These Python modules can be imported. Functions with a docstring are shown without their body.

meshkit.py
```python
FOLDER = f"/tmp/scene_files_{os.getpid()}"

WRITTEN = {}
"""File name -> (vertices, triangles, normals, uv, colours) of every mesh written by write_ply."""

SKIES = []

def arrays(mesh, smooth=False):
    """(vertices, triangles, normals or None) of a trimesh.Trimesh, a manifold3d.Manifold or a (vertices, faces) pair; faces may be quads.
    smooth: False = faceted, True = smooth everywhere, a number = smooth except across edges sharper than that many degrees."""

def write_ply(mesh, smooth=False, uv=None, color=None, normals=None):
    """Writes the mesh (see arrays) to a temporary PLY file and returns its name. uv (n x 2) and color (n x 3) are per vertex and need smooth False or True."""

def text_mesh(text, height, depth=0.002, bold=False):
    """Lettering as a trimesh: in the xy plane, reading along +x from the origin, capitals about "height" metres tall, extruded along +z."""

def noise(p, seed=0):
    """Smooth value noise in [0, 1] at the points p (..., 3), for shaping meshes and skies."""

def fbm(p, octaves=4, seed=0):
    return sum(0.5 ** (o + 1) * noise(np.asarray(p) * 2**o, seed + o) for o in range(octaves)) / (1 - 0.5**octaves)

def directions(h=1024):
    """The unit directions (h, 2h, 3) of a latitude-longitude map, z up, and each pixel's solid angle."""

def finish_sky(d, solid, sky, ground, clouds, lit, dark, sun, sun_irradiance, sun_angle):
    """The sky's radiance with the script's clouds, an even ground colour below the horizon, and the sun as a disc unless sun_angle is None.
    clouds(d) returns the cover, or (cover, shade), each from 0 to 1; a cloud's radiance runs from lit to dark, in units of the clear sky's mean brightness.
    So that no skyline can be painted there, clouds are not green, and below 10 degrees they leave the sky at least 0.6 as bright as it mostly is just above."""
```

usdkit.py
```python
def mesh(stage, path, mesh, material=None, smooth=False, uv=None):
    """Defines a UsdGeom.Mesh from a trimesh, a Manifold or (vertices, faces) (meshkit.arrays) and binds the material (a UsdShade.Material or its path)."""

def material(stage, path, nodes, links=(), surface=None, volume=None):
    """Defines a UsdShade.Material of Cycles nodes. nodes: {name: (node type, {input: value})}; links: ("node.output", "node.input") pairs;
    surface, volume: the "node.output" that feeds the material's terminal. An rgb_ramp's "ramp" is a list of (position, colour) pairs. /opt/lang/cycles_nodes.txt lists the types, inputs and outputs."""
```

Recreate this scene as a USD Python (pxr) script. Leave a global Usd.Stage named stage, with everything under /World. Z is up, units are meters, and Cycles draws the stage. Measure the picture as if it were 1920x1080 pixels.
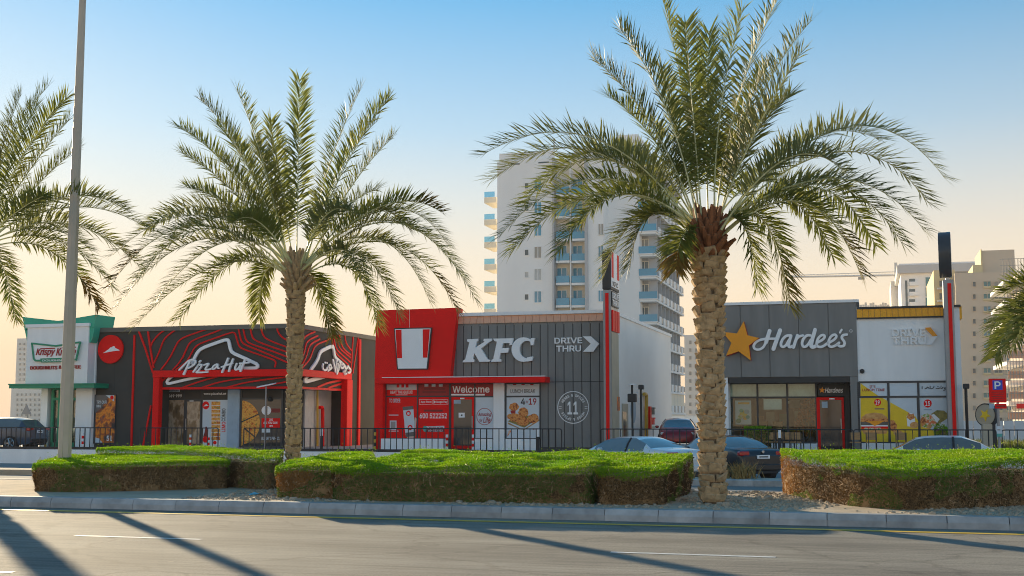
import math, random
import numpy as np
import trimesh, shapely
from shapely import affinity
from shapely.geometry import Polygon, LineString, Point, MultiPolygon, box as sbox
from shapely.ops import unary_union
import usdkit, meshkit
from pxr import Usd, UsdGeom, UsdLux, UsdShade, Gf, Sdf

stage = Usd.Stage.CreateInMemory()
UsdGeom.SetStageUpAxis(stage, 'Z'); UsdGeom.SetStageMetersPerUnit(stage, 1.0)
UsdGeom.Xform.Define(stage, '/World'); UsdGeom.Scope.Define(stage, '/World/Looks')

# ---------------------------------------------------------------- camera, sky, sun, exposure
FPX, EYE, HORIZON = 2300.0, 1.75, 244.0          # focal length in photo pixels, eye height, horizon below the centre
PITCH = math.atan(HORIZON / FPX)
TH = math.atan(FPX / 7900.0)                     # the street runs to the right and towards the camera by this angle
EXPOSURE = 1.70
SUN_AZ, SUN_EL = math.radians(-27.0), math.radians(11.5)
SKY_STRENGTH, SUN_INTENSITY = 0.10, 0.70
cam = UsdGeom.Camera.Define(stage, '/World/camera')
cam.CreateHorizontalApertureAttr(36.0); cam.CreateVerticalApertureAttr(20.25)
cam.CreateFocalLengthAttr(36.0 * FPX / 1920.0)
cam.AddTranslateOp().Set(Gf.Vec3d(0, 0, EYE)); cam.AddRotateXOp().Set(90 + math.degrees(PITCH))
cam.CreateExposureAttr(EXPOSURE); cam.CreateClippingRangeAttr(Gf.Vec2f(0.1, 20000))

usdkit.material(stage, '/World/Looks/sky_look', {
    'sky': ('sky_texture', {'sky_type': 'single_scattering', 'sun_disc': False, 'sun_elevation': SUN_EL, 'sun_rotation': SUN_AZ,
                            'altitude': 0.0, 'air_density': 0.8, 'aerosol_density': 0.05, 'ozone_density': 1.2}),
    'tone': ('gamma', {'gamma': 0.8}), 'hue': ('hsv', {'saturation': 1.62}),
    'dir': ('texture_coordinate', {}), 'xyz': ('separate_xyz', {}),
    # pale dust veil, the same all round the horizon
    'tint': ('mix_color', {'blend_type': 'multiply', 'fac': 1.0, 'b': (.84, .85, .76), 'use_clamp': False}),
    'veil': ('rgb_ramp', {'ramp': [(a, (b, b, b)) for a, b in ((0, 1), (.05, .95), (.14, .68), (.23, .27), (.34, 0))]}),
    'mx': ('mix_color', {'b': (3.45, 2.42, 1.55), 'use_clamp': False}),
    'bg': ('background_shader', {'strength': SKY_STRENGTH})},
    [('sky.color', 'tone.color'), ('tone.color', 'hue.color'), ('hue.color', 'tint.a'), ('tint.result', 'mx.a'), ('dir.generated', 'xyz.vector'), ('xyz.z', 'veil.fac'), ('veil.color', 'mx.fac'), ('mx.result', 'bg.color')], surface='bg.background')
dome = UsdLux.DomeLight.Define(stage, '/World/sky'); dome.CreateIntensityAttr(1.0)
UsdShade.MaterialBindingAPI.Apply(dome.GetPrim()).Bind(UsdShade.Material.Get(stage, '/World/Looks/sky_look'))
dome.GetPrim().SetCustomDataByKey('kind', 'structure')
sun = UsdLux.DistantLight.Define(stage, '/World/sun')
sun.CreateIntensityAttr(SUN_INTENSITY); sun.CreateAngleAttr(0.8); sun.CreateColorAttr(Gf.Vec3f(1.0, 0.80, 0.52))
sun.GetPrim().CreateAttribute('inputs:normalize', Sdf.ValueTypeNames.Bool).Set(True)
sun.AddRotateZOp().Set(-math.degrees(SUN_AZ) + 180); sun.AddRotateXOp().Set(90 - math.degrees(SUN_EL))

# ---------------------------------------------------------------- helpers
A = np.array([math.cos(TH), -math.sin(TH)]); N = np.array([math.sin(TH), math.cos(TH)])
def ray(px, py):
    u, v = (px - 960) / FPX, (540 - py) / FPX
    return np.array([u, math.cos(PITCH) - v * math.sin(PITCH), math.sin(PITCH) + v * math.cos(PITCH)])
def gp(px, py, z=0.0):                            # photo point -> world point at height z
    r = ray(px, py); return r * ((z - EYE) / r[2]) + [0, 0, EYE]
def dp(px, py, y):                                # photo point -> world point at depth y
    r = ray(px, py); return r * (y / r[1]) + [0, 0, EYE]
def fp(px, py, t):                                # photo point -> (s, z) on the plane at street distance t
    r = ray(px, py); P = r * (t / (r[:2] @ N)); return np.array([P[:2] @ A, P[2] + EYE])
def sp(px, py, s):                                # photo point -> (t, z) on the plane at street position s (walls running away from the street)
    r = ray(px, py); P = r * (s / (r[:2] @ A)); return np.array([P[:2] @ N, P[2] + EYE])
def w2s(P):
    P = np.asarray(P, float); return np.array([P[:2] @ A, P[:2] @ N, P[2] if len(P) > 2 else 0.0])
def s2w(s, t, z=0.0):
    return np.array([*(s * A + t * N), z])

USED, ORIGIN = {}, {}
def numbered(parent, name):
    k = (parent, name); USED[k] = USED.get(k, -1) + 1
    return f'{parent}/{name}' if USED[k] == 0 else f'{parent}/{name}_{USED[k]:03d}'
def tag(o, label=None, cat=None, group=None, kind=None):
    p = o.GetPrim() if hasattr(o, 'GetPrim') else o
    for k, v in (('label', label), ('category', cat), ('group', group), ('kind', kind)):
        if v: p.SetCustomDataByKey(k, v)
    return o
def thing(name, label, cat, base, street=True, rot=0.0, group=None, kind=None):
    """Xform at the thing's base. street: base and all parts are given in street coordinates (s, t, z); else base is a world point, the parts are local and rot turns them."""
    path = numbered('/World', name); x = UsdGeom.Xform.Define(stage, path)
    b = s2w(*base) if street else base
    x.AddTranslateOp().Set(Gf.Vec3d(*map(float, b))); x.AddRotateZOp().Set(-math.degrees(TH) if street else rot)
    ORIGIN[path] = np.array(base, float) if street else np.zeros(3)
    return tag(x, label, cat, group, kind)
def part(parent, name, mesh, m, smooth=False, label=None, kind=None):
    """One mesh under a thing or part (parent None: top level, street coordinates turned to the world)."""
    if parent is None:
        path = numbered('/World', name)
        v, f = (mesh.vertices, mesh.faces) if hasattr(mesh, 'vertices') else mesh
        v = np.asarray(v, float); v = np.column_stack([v[:, :1] * A + v[:, 1:2] * N, v[:, 2]]); mesh = (v, np.asarray(f))
    else:
        pp = str(parent.GetPrim().GetPath()); path = numbered(pp, name); o = ORIGIN[pp]; ORIGIN[path] = o
        v, f = (mesh.vertices, mesh.faces) if hasattr(mesh, 'vertices') else mesh
        mesh = (np.asarray(v, float) - o, np.asarray(f))
    me = usdkit.mesh(stage, path, mesh, M(m), smooth=smooth)
    me.CreateDoubleSidedAttr(True)
    return tag(me, label, None, None, kind)
def copy(proto, name, label, loc, rotz=0.0, cat=None, group=None):
    path = numbered('/World', name); x = UsdGeom.Xform.Define(stage, path)
    x.GetPrim().GetReferences().AddInternalReference(proto.GetPrim().GetPath())
    x.ClearXformOpOrder()
    x.AddTranslateOp(opSuffix='here').Set(Gf.Vec3d(*map(float, loc))); x.AddRotateZOp(opSuffix='here').Set(math.degrees(rotz))
    x.GetPrim().SetInstanceable(True)
    return tag(x, label, cat, group)

class MB:
    """Collects shapes into one mesh."""
    def __init__(s): s.v, s.f, s.n = [], [], 0
    def add(s, v, f):
        v = np.asarray(v, float).reshape(-1, 3); f = np.asarray(f, int)
        if f.shape[1] == 4: f = np.vstack([f[:, [0, 1, 2]], f[:, [0, 2, 3]]])
        s.v.append(v); s.f.append(f + s.n); s.n += len(v); return s
    def tm(s, m): return s.add(m.vertices, m.faces)
    def box(s, x0, x1, y0, y1, z0, z1, ch=0.0):
        x0, x1 = min(x0, x1), max(x0, x1); y0, y1 = min(y0, y1), max(y0, y1); z0, z1 = min(z0, z1), max(z0, z1)
        if ch <= 0:
            v = [(x, y, z) for x in (x0, x1) for y in (y0, y1) for z in (z0, z1)]
            return s.add(v, [(0, 1, 3, 2), (4, 6, 7, 5), (0, 4, 5, 1), (2, 3, 7, 6), (0, 2, 6, 4), (1, 5, 7, 3)])
        c = min(ch, (x1 - x0) * .45, (y1 - y0) * .45, (z1 - z0) * .45); pts = []
        for x, dx in ((x0, c), (x1, -c)):
            for y, dy in ((y0, c), (y1, -c)):
                for z, dz in ((z0, c), (z1, -c)):
                    pts += [(x + dx, y + dy, z), (x + dx, y, z + dz), (x, y + dy, z + dz)]
        h = trimesh.convex.convex_hull(np.array(pts)); return s.tm(h)
    def tube(s, pts, r, k=8, cap=True):
        pts = np.asarray(pts, float); r = np.broadcast_to(np.asarray(r, float), (len(pts),))
        d = np.gradient(pts, axis=0); d /= np.maximum(np.linalg.norm(d, axis=1, keepdims=True), 1e-9)
        ref = np.array([0, 0, 1.0]) if abs(d[0, 2]) < .9 else np.array([1.0, 0, 0])
        rings = []
        for i in range(len(pts)):
            a = np.cross(d[i], ref); a /= max(np.linalg.norm(a), 1e-9); b = np.cross(d[i], a); ref2 = np.cross(a, d[i]); ref = ref2
            an = np.arange(k) * 2 * math.pi / k
            rings.append(pts[i] + r[i] * (np.cos(an)[:, None] * a + np.sin(an)[:, None] * b))
        v = np.vstack(rings); f = []
        for i in range(len(pts) - 1):
            for j in range(k):
                f.append((i * k + j, i * k + (j + 1) % k, (i + 1) * k + (j + 1) % k, (i + 1) * k + j))
        s.add(v, f)
        if cap:
            for i in (0, len(pts) - 1):
                s.add(np.vstack([rings[i], pts[i]]), [(j, (j + 1) % k, k) for j in range(k)])
        return s
    def ext(s, poly, d, place):
        """Extrudes a shapely shape by d; place maps (x, y, z) rows to the scene."""
        for g in getattr(poly, 'geoms', [poly]):
            if g.is_empty or g.geom_type != 'Polygon' or g.area < 1e-7: continue
            m = trimesh.creation.extrude_polygon(g, d, engine='earcut'); s.add(place(np.array(m.vertices)), m.faces)
        return s
    def mesh(s):
        return (np.vstack(s.v), np.vstack(s.f))
def B(*a, **k): return MB().box(*a, **k).mesh()
def on_front(t):          # drawings in (s, z) stand proud of the wall plane t, towards the street
    return lambda v: np.column_stack([v[:, 0], t - v[:, 2], v[:, 1]])
def on_side(s0):          # drawings in (t, z) on a wall at s0 that faces right (+s)
    return lambda v: np.column_stack([s0 + v[:, 2], v[:, 0], v[:, 1]])

# ---------------------------------------------------------------- materials
MATS = {}
def M(name): return MATS[name]
def mat(name, col, rough=.6, var=.12, scale=2.0, bump=0.0, bscale=60.0, bdist=.01, metal=0.0, spec=.5, coat=0.0, col2=None, stops=None, squash=None, emit=None, island=0.0):
    n = {'g': ('geometry', {}), 'n': ('noise_texture', {'scale': scale, 'detail': 6.0, 'roughness': .6}),
         'p': ('principled_bsdf', {'roughness': rough, 'metallic': metal, 'specular_ior_level': spec, 'coat_weight': coat, 'coat_roughness': .08})}
    l = []
    src = 'g.position'
    if squash:
        n['mp'] = ('mapping', {'mapping_type': 'point', 'scale': squash}); l += [('g.position', 'mp.vector')]; src = 'mp.vector'
    l += [(src, 'n.vector')]
    c2 = col2 if col2 is not None else [c * (1 - var) for c in col]
    c1 = col if col2 is not None else [c * (1 + var) for c in col]
    n['r'] = ('rgb_ramp', {'ramp': stops or [(.3, c1), (.7, c2)]}); l += [('n.fac', 'r.fac')]
    out = 'r.color'
    if island:
        n['hm'] = ('map_range', {'to_min': 1 - island, 'to_max': 1 + island}); n['mx'] = ('vector_math', {'math_type': 'scale'})
        l += [('g.random_per_island', 'hm.value'), (out, 'mx.vector1'), ('hm.result', 'mx.scale')]; out = 'mx.vector'
    l += [(out, 'p.base_color')]
    if emit: n['p'][1].update({'emission_color': emit[0], 'emission_strength': emit[1]})
    if bump:
        n['bn'] = ('noise_texture', {'scale': bscale, 'detail': 5.0, 'roughness': .65}); n['b'] = ('bump', {'strength': bump, 'distance': bdist})
        l += [(src, 'bn.vector'), ('bn.fac', 'b.height'), ('b.normal', 'p.normal')]
    MATS[name] = usdkit.material(stage, f'/World/Looks/{name}', n, l, surface='p.BSDF')
def leafmat(name, a, b, trans=.35, scale=1.2, rough=.55, island=.35):
    n = {'g': ('geometry', {}), 'n': ('noise_texture', {'scale': scale, 'detail': 4.0}), 'r': ('rgb_ramp', {'ramp': [(.35, a), (.65, b)]}),
         'hm': ('map_range', {'to_min': 1 - island, 'to_max': 1 + island}), 'mx': ('vector_math', {'math_type': 'scale'}),
         'p': ('principled_bsdf', {'roughness': rough, 'specular_ior_level': .35}), 't': ('translucent_bsdf', {}), 'm': ('mix_closure', {'fac': trans})}
    l = [('g.position', 'n.vector'), ('n.fac', 'r.fac'), ('r.color', 'mx.vector1'), ('g.random_per_island', 'hm.value'), ('hm.result', 'mx.scale'),
         ('mx.vector', 'p.base_color'), ('mx.vector', 't.color'), ('p.BSDF', 'm.closure1'), ('t.BSDF', 'm.closure2')]
    MATS[name] = usdkit.material(stage, f'/World/Looks/{name}', n, l, surface='m.closure')
def glassmat(name, tint, rough=.03, mixmin=.0, ior=1.5):
    n = {'t': ('transparent_bsdf', {'color': tint}), 'g': ('glossy_bsdf', {'color': (.9, .9, .9), 'roughness': rough}), 'f': ('fresnel', {'IOR': ior}), 'm': ('mix_closure', {})}
    MATS[name] = usdkit.material(stage, f'/World/Looks/{name}', n, [('f.fac', 'm.fac'), ('t.BSDF', 'm.closure1'), ('g.BSDF', 'm.closure2')], surface='m.closure')

usdkit.material(stage, '/World/Looks/asphalt', {
    'g': ('geometry', {}), 'rot': ('mapping', {'mapping_type': 'point', 'rotation': (0, 0, TH)}),
    'lane': ('mapping', {'mapping_type': 'point', 'scale': (.10, 1.1, 1)}), 'ln': ('noise_texture', {'scale': 1.0, 'detail': 4.0, 'roughness': .55}),
    'big': ('noise_texture', {'scale': .35, 'detail': 5.0, 'roughness': .6}), 'grain': ('noise_texture', {'scale': 26.0, 'detail': 6.0, 'roughness': .85}),
    'streak': ('mapping', {'mapping_type': 'point', 'scale': (.5, 9.0, 1)}), 'st': ('noise_texture', {'scale': 1.0, 'detail': 3.0}),
    'r1': ('rgb_ramp', {'ramp': [(.32, (.215, .197, .168)), (.5, (.275, .250, .212)), (.68, (.34, .308, .258))]}),
    'r2': ('rgb_ramp', {'ramp': [(.35, (.74, .74, .75)), (.62, (1.1, 1.1, 1.08))]}), 'r3': ('rgb_ramp', {'ramp': [(.30, (.5, .5, .5)), (.5, (1, 1, 1)), (.70, (1.6, 1.56, 1.48))]}), 'r4': ('rgb_ramp', {'ramp': [(.34, (.68, .68, .68)), (.55, (1.06, 1.06, 1.06))]}),
    'spot': ('voronoi_texture', {'scale': .8, 'randomness': 1.0}), 'r5': ('rgb_ramp', {'ramp': [(.03, (1.7, 1.65, 1.5)), (.045, (1, 1, 1))]}),
    'warp': ('noise_texture', {'scale': 1.7, 'detail': 4.0}), 'wv': ('vector_math', {'math_type': 'multiply_add', 'vector2': (.9, .9, .9)}), 'crk': ('voronoi_texture', {'feature': 'distance_to_edge', 'scale': .30, 'randomness': 1.0}), 'r6': ('rgb_ramp', {'ramp': [(0, (.55, .55, .55)), (.010, (.7, .7, .7)), (.018, (1, 1, 1))]}),
    'm1': ('mix_color', {'blend_type': 'multiply', 'fac': 1.0, 'use_clamp': False}), 'm2': ('mix_color', {'blend_type': 'multiply', 'fac': .8, 'use_clamp': False}), 'm3': ('mix_color', {'blend_type': 'multiply', 'fac': .8, 'use_clamp': False}), 'm4': ('mix_color', {'blend_type': 'multiply', 'fac': .9, 'use_clamp': False}), 'm5': ('mix_color', {'blend_type': 'multiply', 'fac': .55, 'use_clamp': False}),
    'b': ('bump', {'strength': .7, 'distance': .012}), 'p': ('principled_bsdf', {'roughness': .88, 'specular_ior_level': .35})},
    [('g.position', 'rot.vector'), ('rot.vector', 'lane.vector'), ('lane.vector', 'ln.vector'), ('rot.vector', 'streak.vector'), ('streak.vector', 'st.vector'), ('g.position', 'big.vector'), ('g.position', 'grain.vector'),
     ('ln.fac', 'r1.fac'), ('big.fac', 'r2.fac'), ('grain.fac', 'r3.fac'), ('st.fac', 'r4.fac'), ('g.position', 'spot.vector'), ('spot.distance', 'r5.fac'),
     ('g.position', 'warp.vector'), ('warp.color', 'wv.vector1'), ('g.position', 'wv.vector3'), ('wv.vector', 'crk.vector'), ('crk.distance', 'r6.fac'),
     ('r1.color', 'm1.a'), ('r2.color', 'm1.b'), ('m1.result', 'm2.a'), ('r3.color', 'm2.b'), ('m2.result', 'm3.a'), ('r4.color', 'm3.b'), ('m3.result', 'm4.a'), ('r5.color', 'm4.b'), ('m4.result', 'm5.a'), ('r6.color', 'm5.b'), ('m5.result', 'p.base_color'), ('grain.fac', 'b.height'), ('b.normal', 'p.normal')], surface='p.BSDF')
MATS['asphalt'] = UsdShade.Material.Get(stage, '/World/Looks/asphalt')
mat('far_asphalt', (.26, .25, .23), .95, .1, spec=.15, scale=.4, bump=.3)
mat('road_yellow', (.92, .56, .03), .6, .2, scale=6)
mat('road_white', (.85, .84, .80), .6, .2, scale=8)
for i, k in enumerate((.40, .36, .45)):
    mat(f'kerb_concrete_{i}', (k, k * .985, k * .95), .8, .28, scale=2.6, bump=.25, bscale=40)
mat('sand_ground', (.42, .34, .24), .95, .15, scale=.05, bump=.2, bscale=3)
mat('median_soil', (.58, .46, .33), .95, .18, scale=1.5, bump=.6, bscale=45, bdist=.02)
mat('gravel_stone', (.66, .53, .38), .9, .25, scale=2.5, island=.35)
mat('lot_asphalt', (.30, .285, .26), .85, .1, scale=.3)
mat('plot_paving', (.42, .40, .37), .8, .1, scale=.6)
mat('wall_render', (.52, .53, .54), .8, .08, scale=.7, bump=.15, bscale=30)

# ---------------------------------------------------------------- ground, roads, kerbs
T_YEL = w2s(gp(960, 979))[1]; T_KERB = w2s(gp(960, 972.5))[1]
Z_MED, Z_FAR, Z_VERGE, Z_LOT, Z_PLOT = .19, -.15, .03, -.30, .32
T_MEDEND = w2s(gp(1340, 919.5, Z_MED))[1]
T_FKERB = w2s(gp(1340, 911, Z_FAR))[1]
T_WALL, T_FACE = 48.0, 53.2
def sheet(s0, s1, t0, t1, z, ns=1, nt=1):
    S, T = np.meshgrid(np.linspace(s0, s1, ns + 1), np.linspace(t0, t1, nt + 1), indexing='ij')
    v = np.column_stack([S.ravel(), T.ravel(), np.full(S.size, z)]); f = []
    for i in range(ns):
        for j in range(nt):
            a = i * (nt + 1) + j; f.append((a, a + nt + 1, a + nt + 2, a + 1))
    f = np.array(f); return v, np.vstack([f[:, [0, 1, 2]], f[:, [0, 2, 3]]])
tag(part(None, 'ground', sheet(-3000, 3000, -200, 6000, -.45), 'sand_ground'), kind='structure')
road = thing('road', None, None, (0, 0, 0), kind='structure')
part(road, 'asphalt', sheet(-90, 90, -14, T_KERB + .05, 0, 30, 10), 'asphalt')
part(road, 'yellow_edge_line', sheet(-90, 90, T_YEL - .11, T_YEL + .11, .006), 'road_yellow')
a0, a1 = w2s(gp(140, 1004.5)), w2s(gp(379, 1010.5))
b0, b1 = w2s(gp(1143, 1036.5)), w2s(gp(1460, 1045.5))
t_dash = (a0[1] + a1[1] + b0[1] + b1[1]) / 4; ds = b0[0] - a0[0]; dl = (a1[0] - a0[0] + b1[0] - b0[0]) / 2
for k in range(-3, 4):
    part(road, 'lane_dash', sheet(a0[0] + k * ds, a0[0] + k * ds + dl, t_dash - .055, t_dash + .055, .004), 'road_white')
e1 = w2s(gp(20, 1073.5))
part(road, 'lane_dash', sheet(e1[0] - 2, w2s(gp(24, 1073.5))[0], e1[1] - .055, e1[1] + .055, .004), 'road_white')
def kerb(name, t0, z0, ht, depth, s0, s1, length, bev, bevd):
    k = thing(name, None, None, (0, t0, z0), kind='structure'); n = int((s1 - s0) / length); rnd = random.Random(name)
    for i in range(n):
        a = s0 + i * length + .006 + rnd.uniform(-.002, .002); b = s0 + (i + 1) * length - .006; j = rnd.uniform(-.004, .004)
        prof = [(t0 + j, z0 - .1), (t0 + j, z0 + ht - bev), (t0 + bevd + j, z0 + ht - .008), (t0 + bevd + .02 + j, z0 + ht), (t0 + depth, z0 + ht), (t0 + depth, z0 - .1)]
        v = [(a, *q) for q in prof] + [(b, *q) for q in prof]; m = len(prof)
        f = [(q, (q + 1) % m, m + (q + 1) % m, m + q) for q in range(m)]
        mb = MB().add(v, f).add(v[:m], [(0, q, q + 1) for q in range(1, m - 1)]).add(v[m:], [(0, q, q + 1) for q in range(1, m - 1)])
        part(k, 'kerb_stone', mb.mesh(), f'kerb_concrete_{rnd.randrange(3)}')
    part(k, 'kerb_bed', B(s0, s1, t0 + .012, t0 + depth - .01, z0 - .12, z0 + ht * .45), 'kerb_concrete_1')
    return k
s_ref = w2s(gp(765, 955, .1))[0]
kerb('kerb', T_KERB, 0, .2, .3, s_ref - 14 * .925, s_ref + 14 * .925, .925, .1, .05)
part(None, 'median', B(-60, 60, T_KERB + .29, T_MEDEND - .2, -.4, Z_MED), 'median_soil'); tag(stage.GetPrimAtPath('/World/median'), kind='structure')
kerb('median_rear_kerb', T_MEDEND - .2, -.1, Z_MED + .11, .2, -22, 16, .95, .02, .02)
tag(part(None, 'far_road', sheet(-90, 90, T_MEDEND - .05, T_FKERB + .05, Z_FAR, 20, 2), 'far_asphalt'), kind='structure')
kerb('far_kerb', T_FKERB, Z_FAR, Z_VERGE - Z_FAR, .25, -26, 18, .95, .02, .02)
tag(part(None, 'verge', B(-60, 60, T_FKERB + .245, T_FKERB + 1.5, -.42, Z_VERGE - .01), 'median_soil'), kind='structure')
tag(part(None, 'parking_lot', sheet(-90, 90, T_FKERB + 1.4, T_WALL + .1, Z_LOT, 20, 4), 'lot_asphalt'), kind='structure')
tag(part(None, 'plot', B(-80, 80, T_WALL + .1, 75, -.4, Z_PLOT), 'plot_paving'), kind='structure')
# ---------------------------------------------------------------- building materials
mat('panel_grey', (.235, .227, .212), .5, .10, scale=1.2, squash=(2.5, 2.5, .35), spec=.3)
mat('panel_grey_b', (.215, .208, .195), .5, .10, scale=1.2, squash=(2.5, 2.5, .35), spec=.3)
mat('panel_dark', (.085, .078, .068), .8, .1, scale=.7, spec=.12)
mat('parapet_taupe', (.20, .175, .145), .8, .1, spec=.15)
mat('joint_dark', (.03, .03, .032), .8, .1)
mat('sign_red', (.95, .004, .004), .5, .03, scale=.6, spec=.2)
mat('line_red', (.88, .008, .008), .5, .06, spec=.2)
mat('maroon_print', (.40, .012, .014), .5, .08)
mat('dark_red_print', (.24, .012, .012), .5, .08)
mat('white_paint', (.92, .91, .88), .6, .05, scale=1.0, squash=(2, 2, .3))
mat('white_sign', (.94, .93, .91), .4, .02)
mat('white_wall_warm', (.90, .86, .80), .7, .06, scale=.3, bump=.1, bscale=25)
mat('pale_print', (.66, .73, .77), .4, .05, scale=.8)
mat('copper_panel', (.82, .43, .26), .4, .1, scale=1.2)
mat('orange_panel', (.97, .43, .012), .45, .06)
mat('star_orange', (1.0, .36, .005), .4, .02)
mat('yellow_print', (.92, .60, .012), .4, .05)
mat('black_metal', (.022, .024, .027), .45, .2, spec=.45)
mat('black_print', (.03, .03, .03), .5, .1)
mat('frame_dark', (.045, .05, .055), .4, .1)
mat('green_trim', (.012, .27, .14), .45, .06)
mat('green_roof', (.03, .42, .26), .5, .08, scale=.6)
mat('blue_brick', (.40, .50, .58), .7, .1, scale=1.5, bump=.2, bscale=20)
mat('white_brick', (.60, .60, .60), .7, .08, scale=1.5)
mat('glass_dark', (.035, .04, .042), .06, .3, scale=.8, spec=.7)
mat('glass_blue', (.10, .30, .42), .08, .2, scale=.3, spec=.7)
mat('grey_metal', (.30, .31, .32), .4, .08, metal=.4)
mat('steel', (.42, .43, .44), .35, .1, metal=.7)
mat('sun_beige', (.50, .42, .30), .6, .08)
mat('phone_grey', (.12, .12, .125), .3, .05)
mat('skin_print', (.72, .55, .46), .5, .05)
mat('teal_print', (.10, .42, .36), .5, .05)
mat('orange_grill', (.70, .16, .015), .5, stops=[(.36, (.04, .03, .03)), (.45, (.30, .07, .02)), (.52, (.95, .30, .02)), (.57, (.6, .12, .01)), (.64, (.10, .08, .08))], scale=1.6)
mat('pizza_print', (.7, .3, .05), .5, stops=[(.36, (.55, .05, .01)), (.44, (.85, .33, .03)), (.51, (.95, .55, .10)), (.56, (.85, .20, .02)), (.62, (.35, .30, .04))], scale=6.0)
mat('fried_print', (.6, .25, .06), .5, stops=[(.38, (.22, .04, .01)), (.46, (.65, .18, .03)), (.54, (.88, .40, .10)), (.62, (.55, .12, .03))], scale=9.0)
mat('bun_print', (.72, .32, .08), .5, stops=[(.3, (.60, .22, .05)), (.7, (.85, .48, .16))], scale=7.0)
mat('wrap_print', (.30, .24, .05), .5, stops=[(.3, (.16, .14, .03)), (.7, (.42, .33, .08))], scale=6.0)
mat('salad_print', (.5, .5, .2), .5, stops=[(.4, (.22, .36, .03)), (.48, (.85, .80, .62)), (.56, (.85, .20, .05))], scale=8.0)
mat('photo_brown', (.3, .2, .1), .12, stops=[(.34, (.05, .04, .03)), (.48, (.22, .14, .07)), (.55, (.48, .36, .25)), (.66, (.16, .10, .05))], scale=1.3, squash=(1, 1, .6), spec=.6)
mat('interior_brown', (.20, .16, .12), .7, .3, scale=1.5)
mat('interior_floor', (.30, .27, .23), .6, .1)
mat('timber', (.42, .24, .10), .6, .2, scale=3, squash=(1, 1, 6))
mat('paper_pale', (.90, .95, .90), .6, .18, scale=1.5)
mat('pipe_yellow', (.72, .42, .05), .45, .1)
mat('tree_orange', (.75, .19, .02), .5, .3, scale=8, island=.3)
mat('roof_grey', (.45, .45, .45), .8, .1)
glassmat('clear_glass', (.84, .90, .87), ior=1.55); glassmat('balcony_glass', (.45, .72, .85), ior=1.6)

def rect(x0, y0, x1, y1, t):
    xm = (x0 + x1) / 2; return fp(x0, y1, t)[0], fp(x1, y1, t)[0], fp(xm, y1, t)[1], fp(xm, y0, t)[1]
def slab(parent, name, x0, y0, x1, y1, t, proud, m, ch=0.0, label=None, back=0.0):
    """Box whose face covers the photo rectangle on the plane t and stands proud of it towards the street."""
    s0, s1, z0, z1 = rect(x0, y0, x1, y1, t - 0 * proud)
    return part(parent, name, B(s0, s1, t - proud, t + back, z0, z1, ch=ch), m, label=label)
def shape(parent, name, pts, t, proud, m, w=None, label=None, depth=None, closed=False):
    """Drawing given in photo points on plane t: a polygon, or with w (metres) a stroke."""
    q = [fp(x, y, t) for x, y in pts]
    g = Polygon(q).buffer(0) if w is None else (LineString(q + [q[0]] if closed else q).buffer(w / 2, quad_segs=3, join_style='round'))
    d = depth or max(.004, proud - .001)
    return part(parent, name, MB().ext(g.simplify(.004), d, lambda v: np.column_stack([v[:, 0], t - proud + d - v[:, 2] , v[:, 1]])).mesh(), m, label=label)
def zz(pts, sc, ox, oy): return [(x / sc + ox, y / sc + oy) for x, y in pts]
def smooth_line(pts, n=2):
    p = np.asarray(pts, float)
    for _ in range(n):
        q = np.repeat(p, 2, axis=0)[1:-1].copy(); a, b = p[:-1], p[1:]; q[0::2] = a * .75 + b * .25; q[1::2] = a * .25 + b * .75; p = np.vstack([p[:1], q, p[-1:]])
    return [tuple(x) for x in p]
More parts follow.
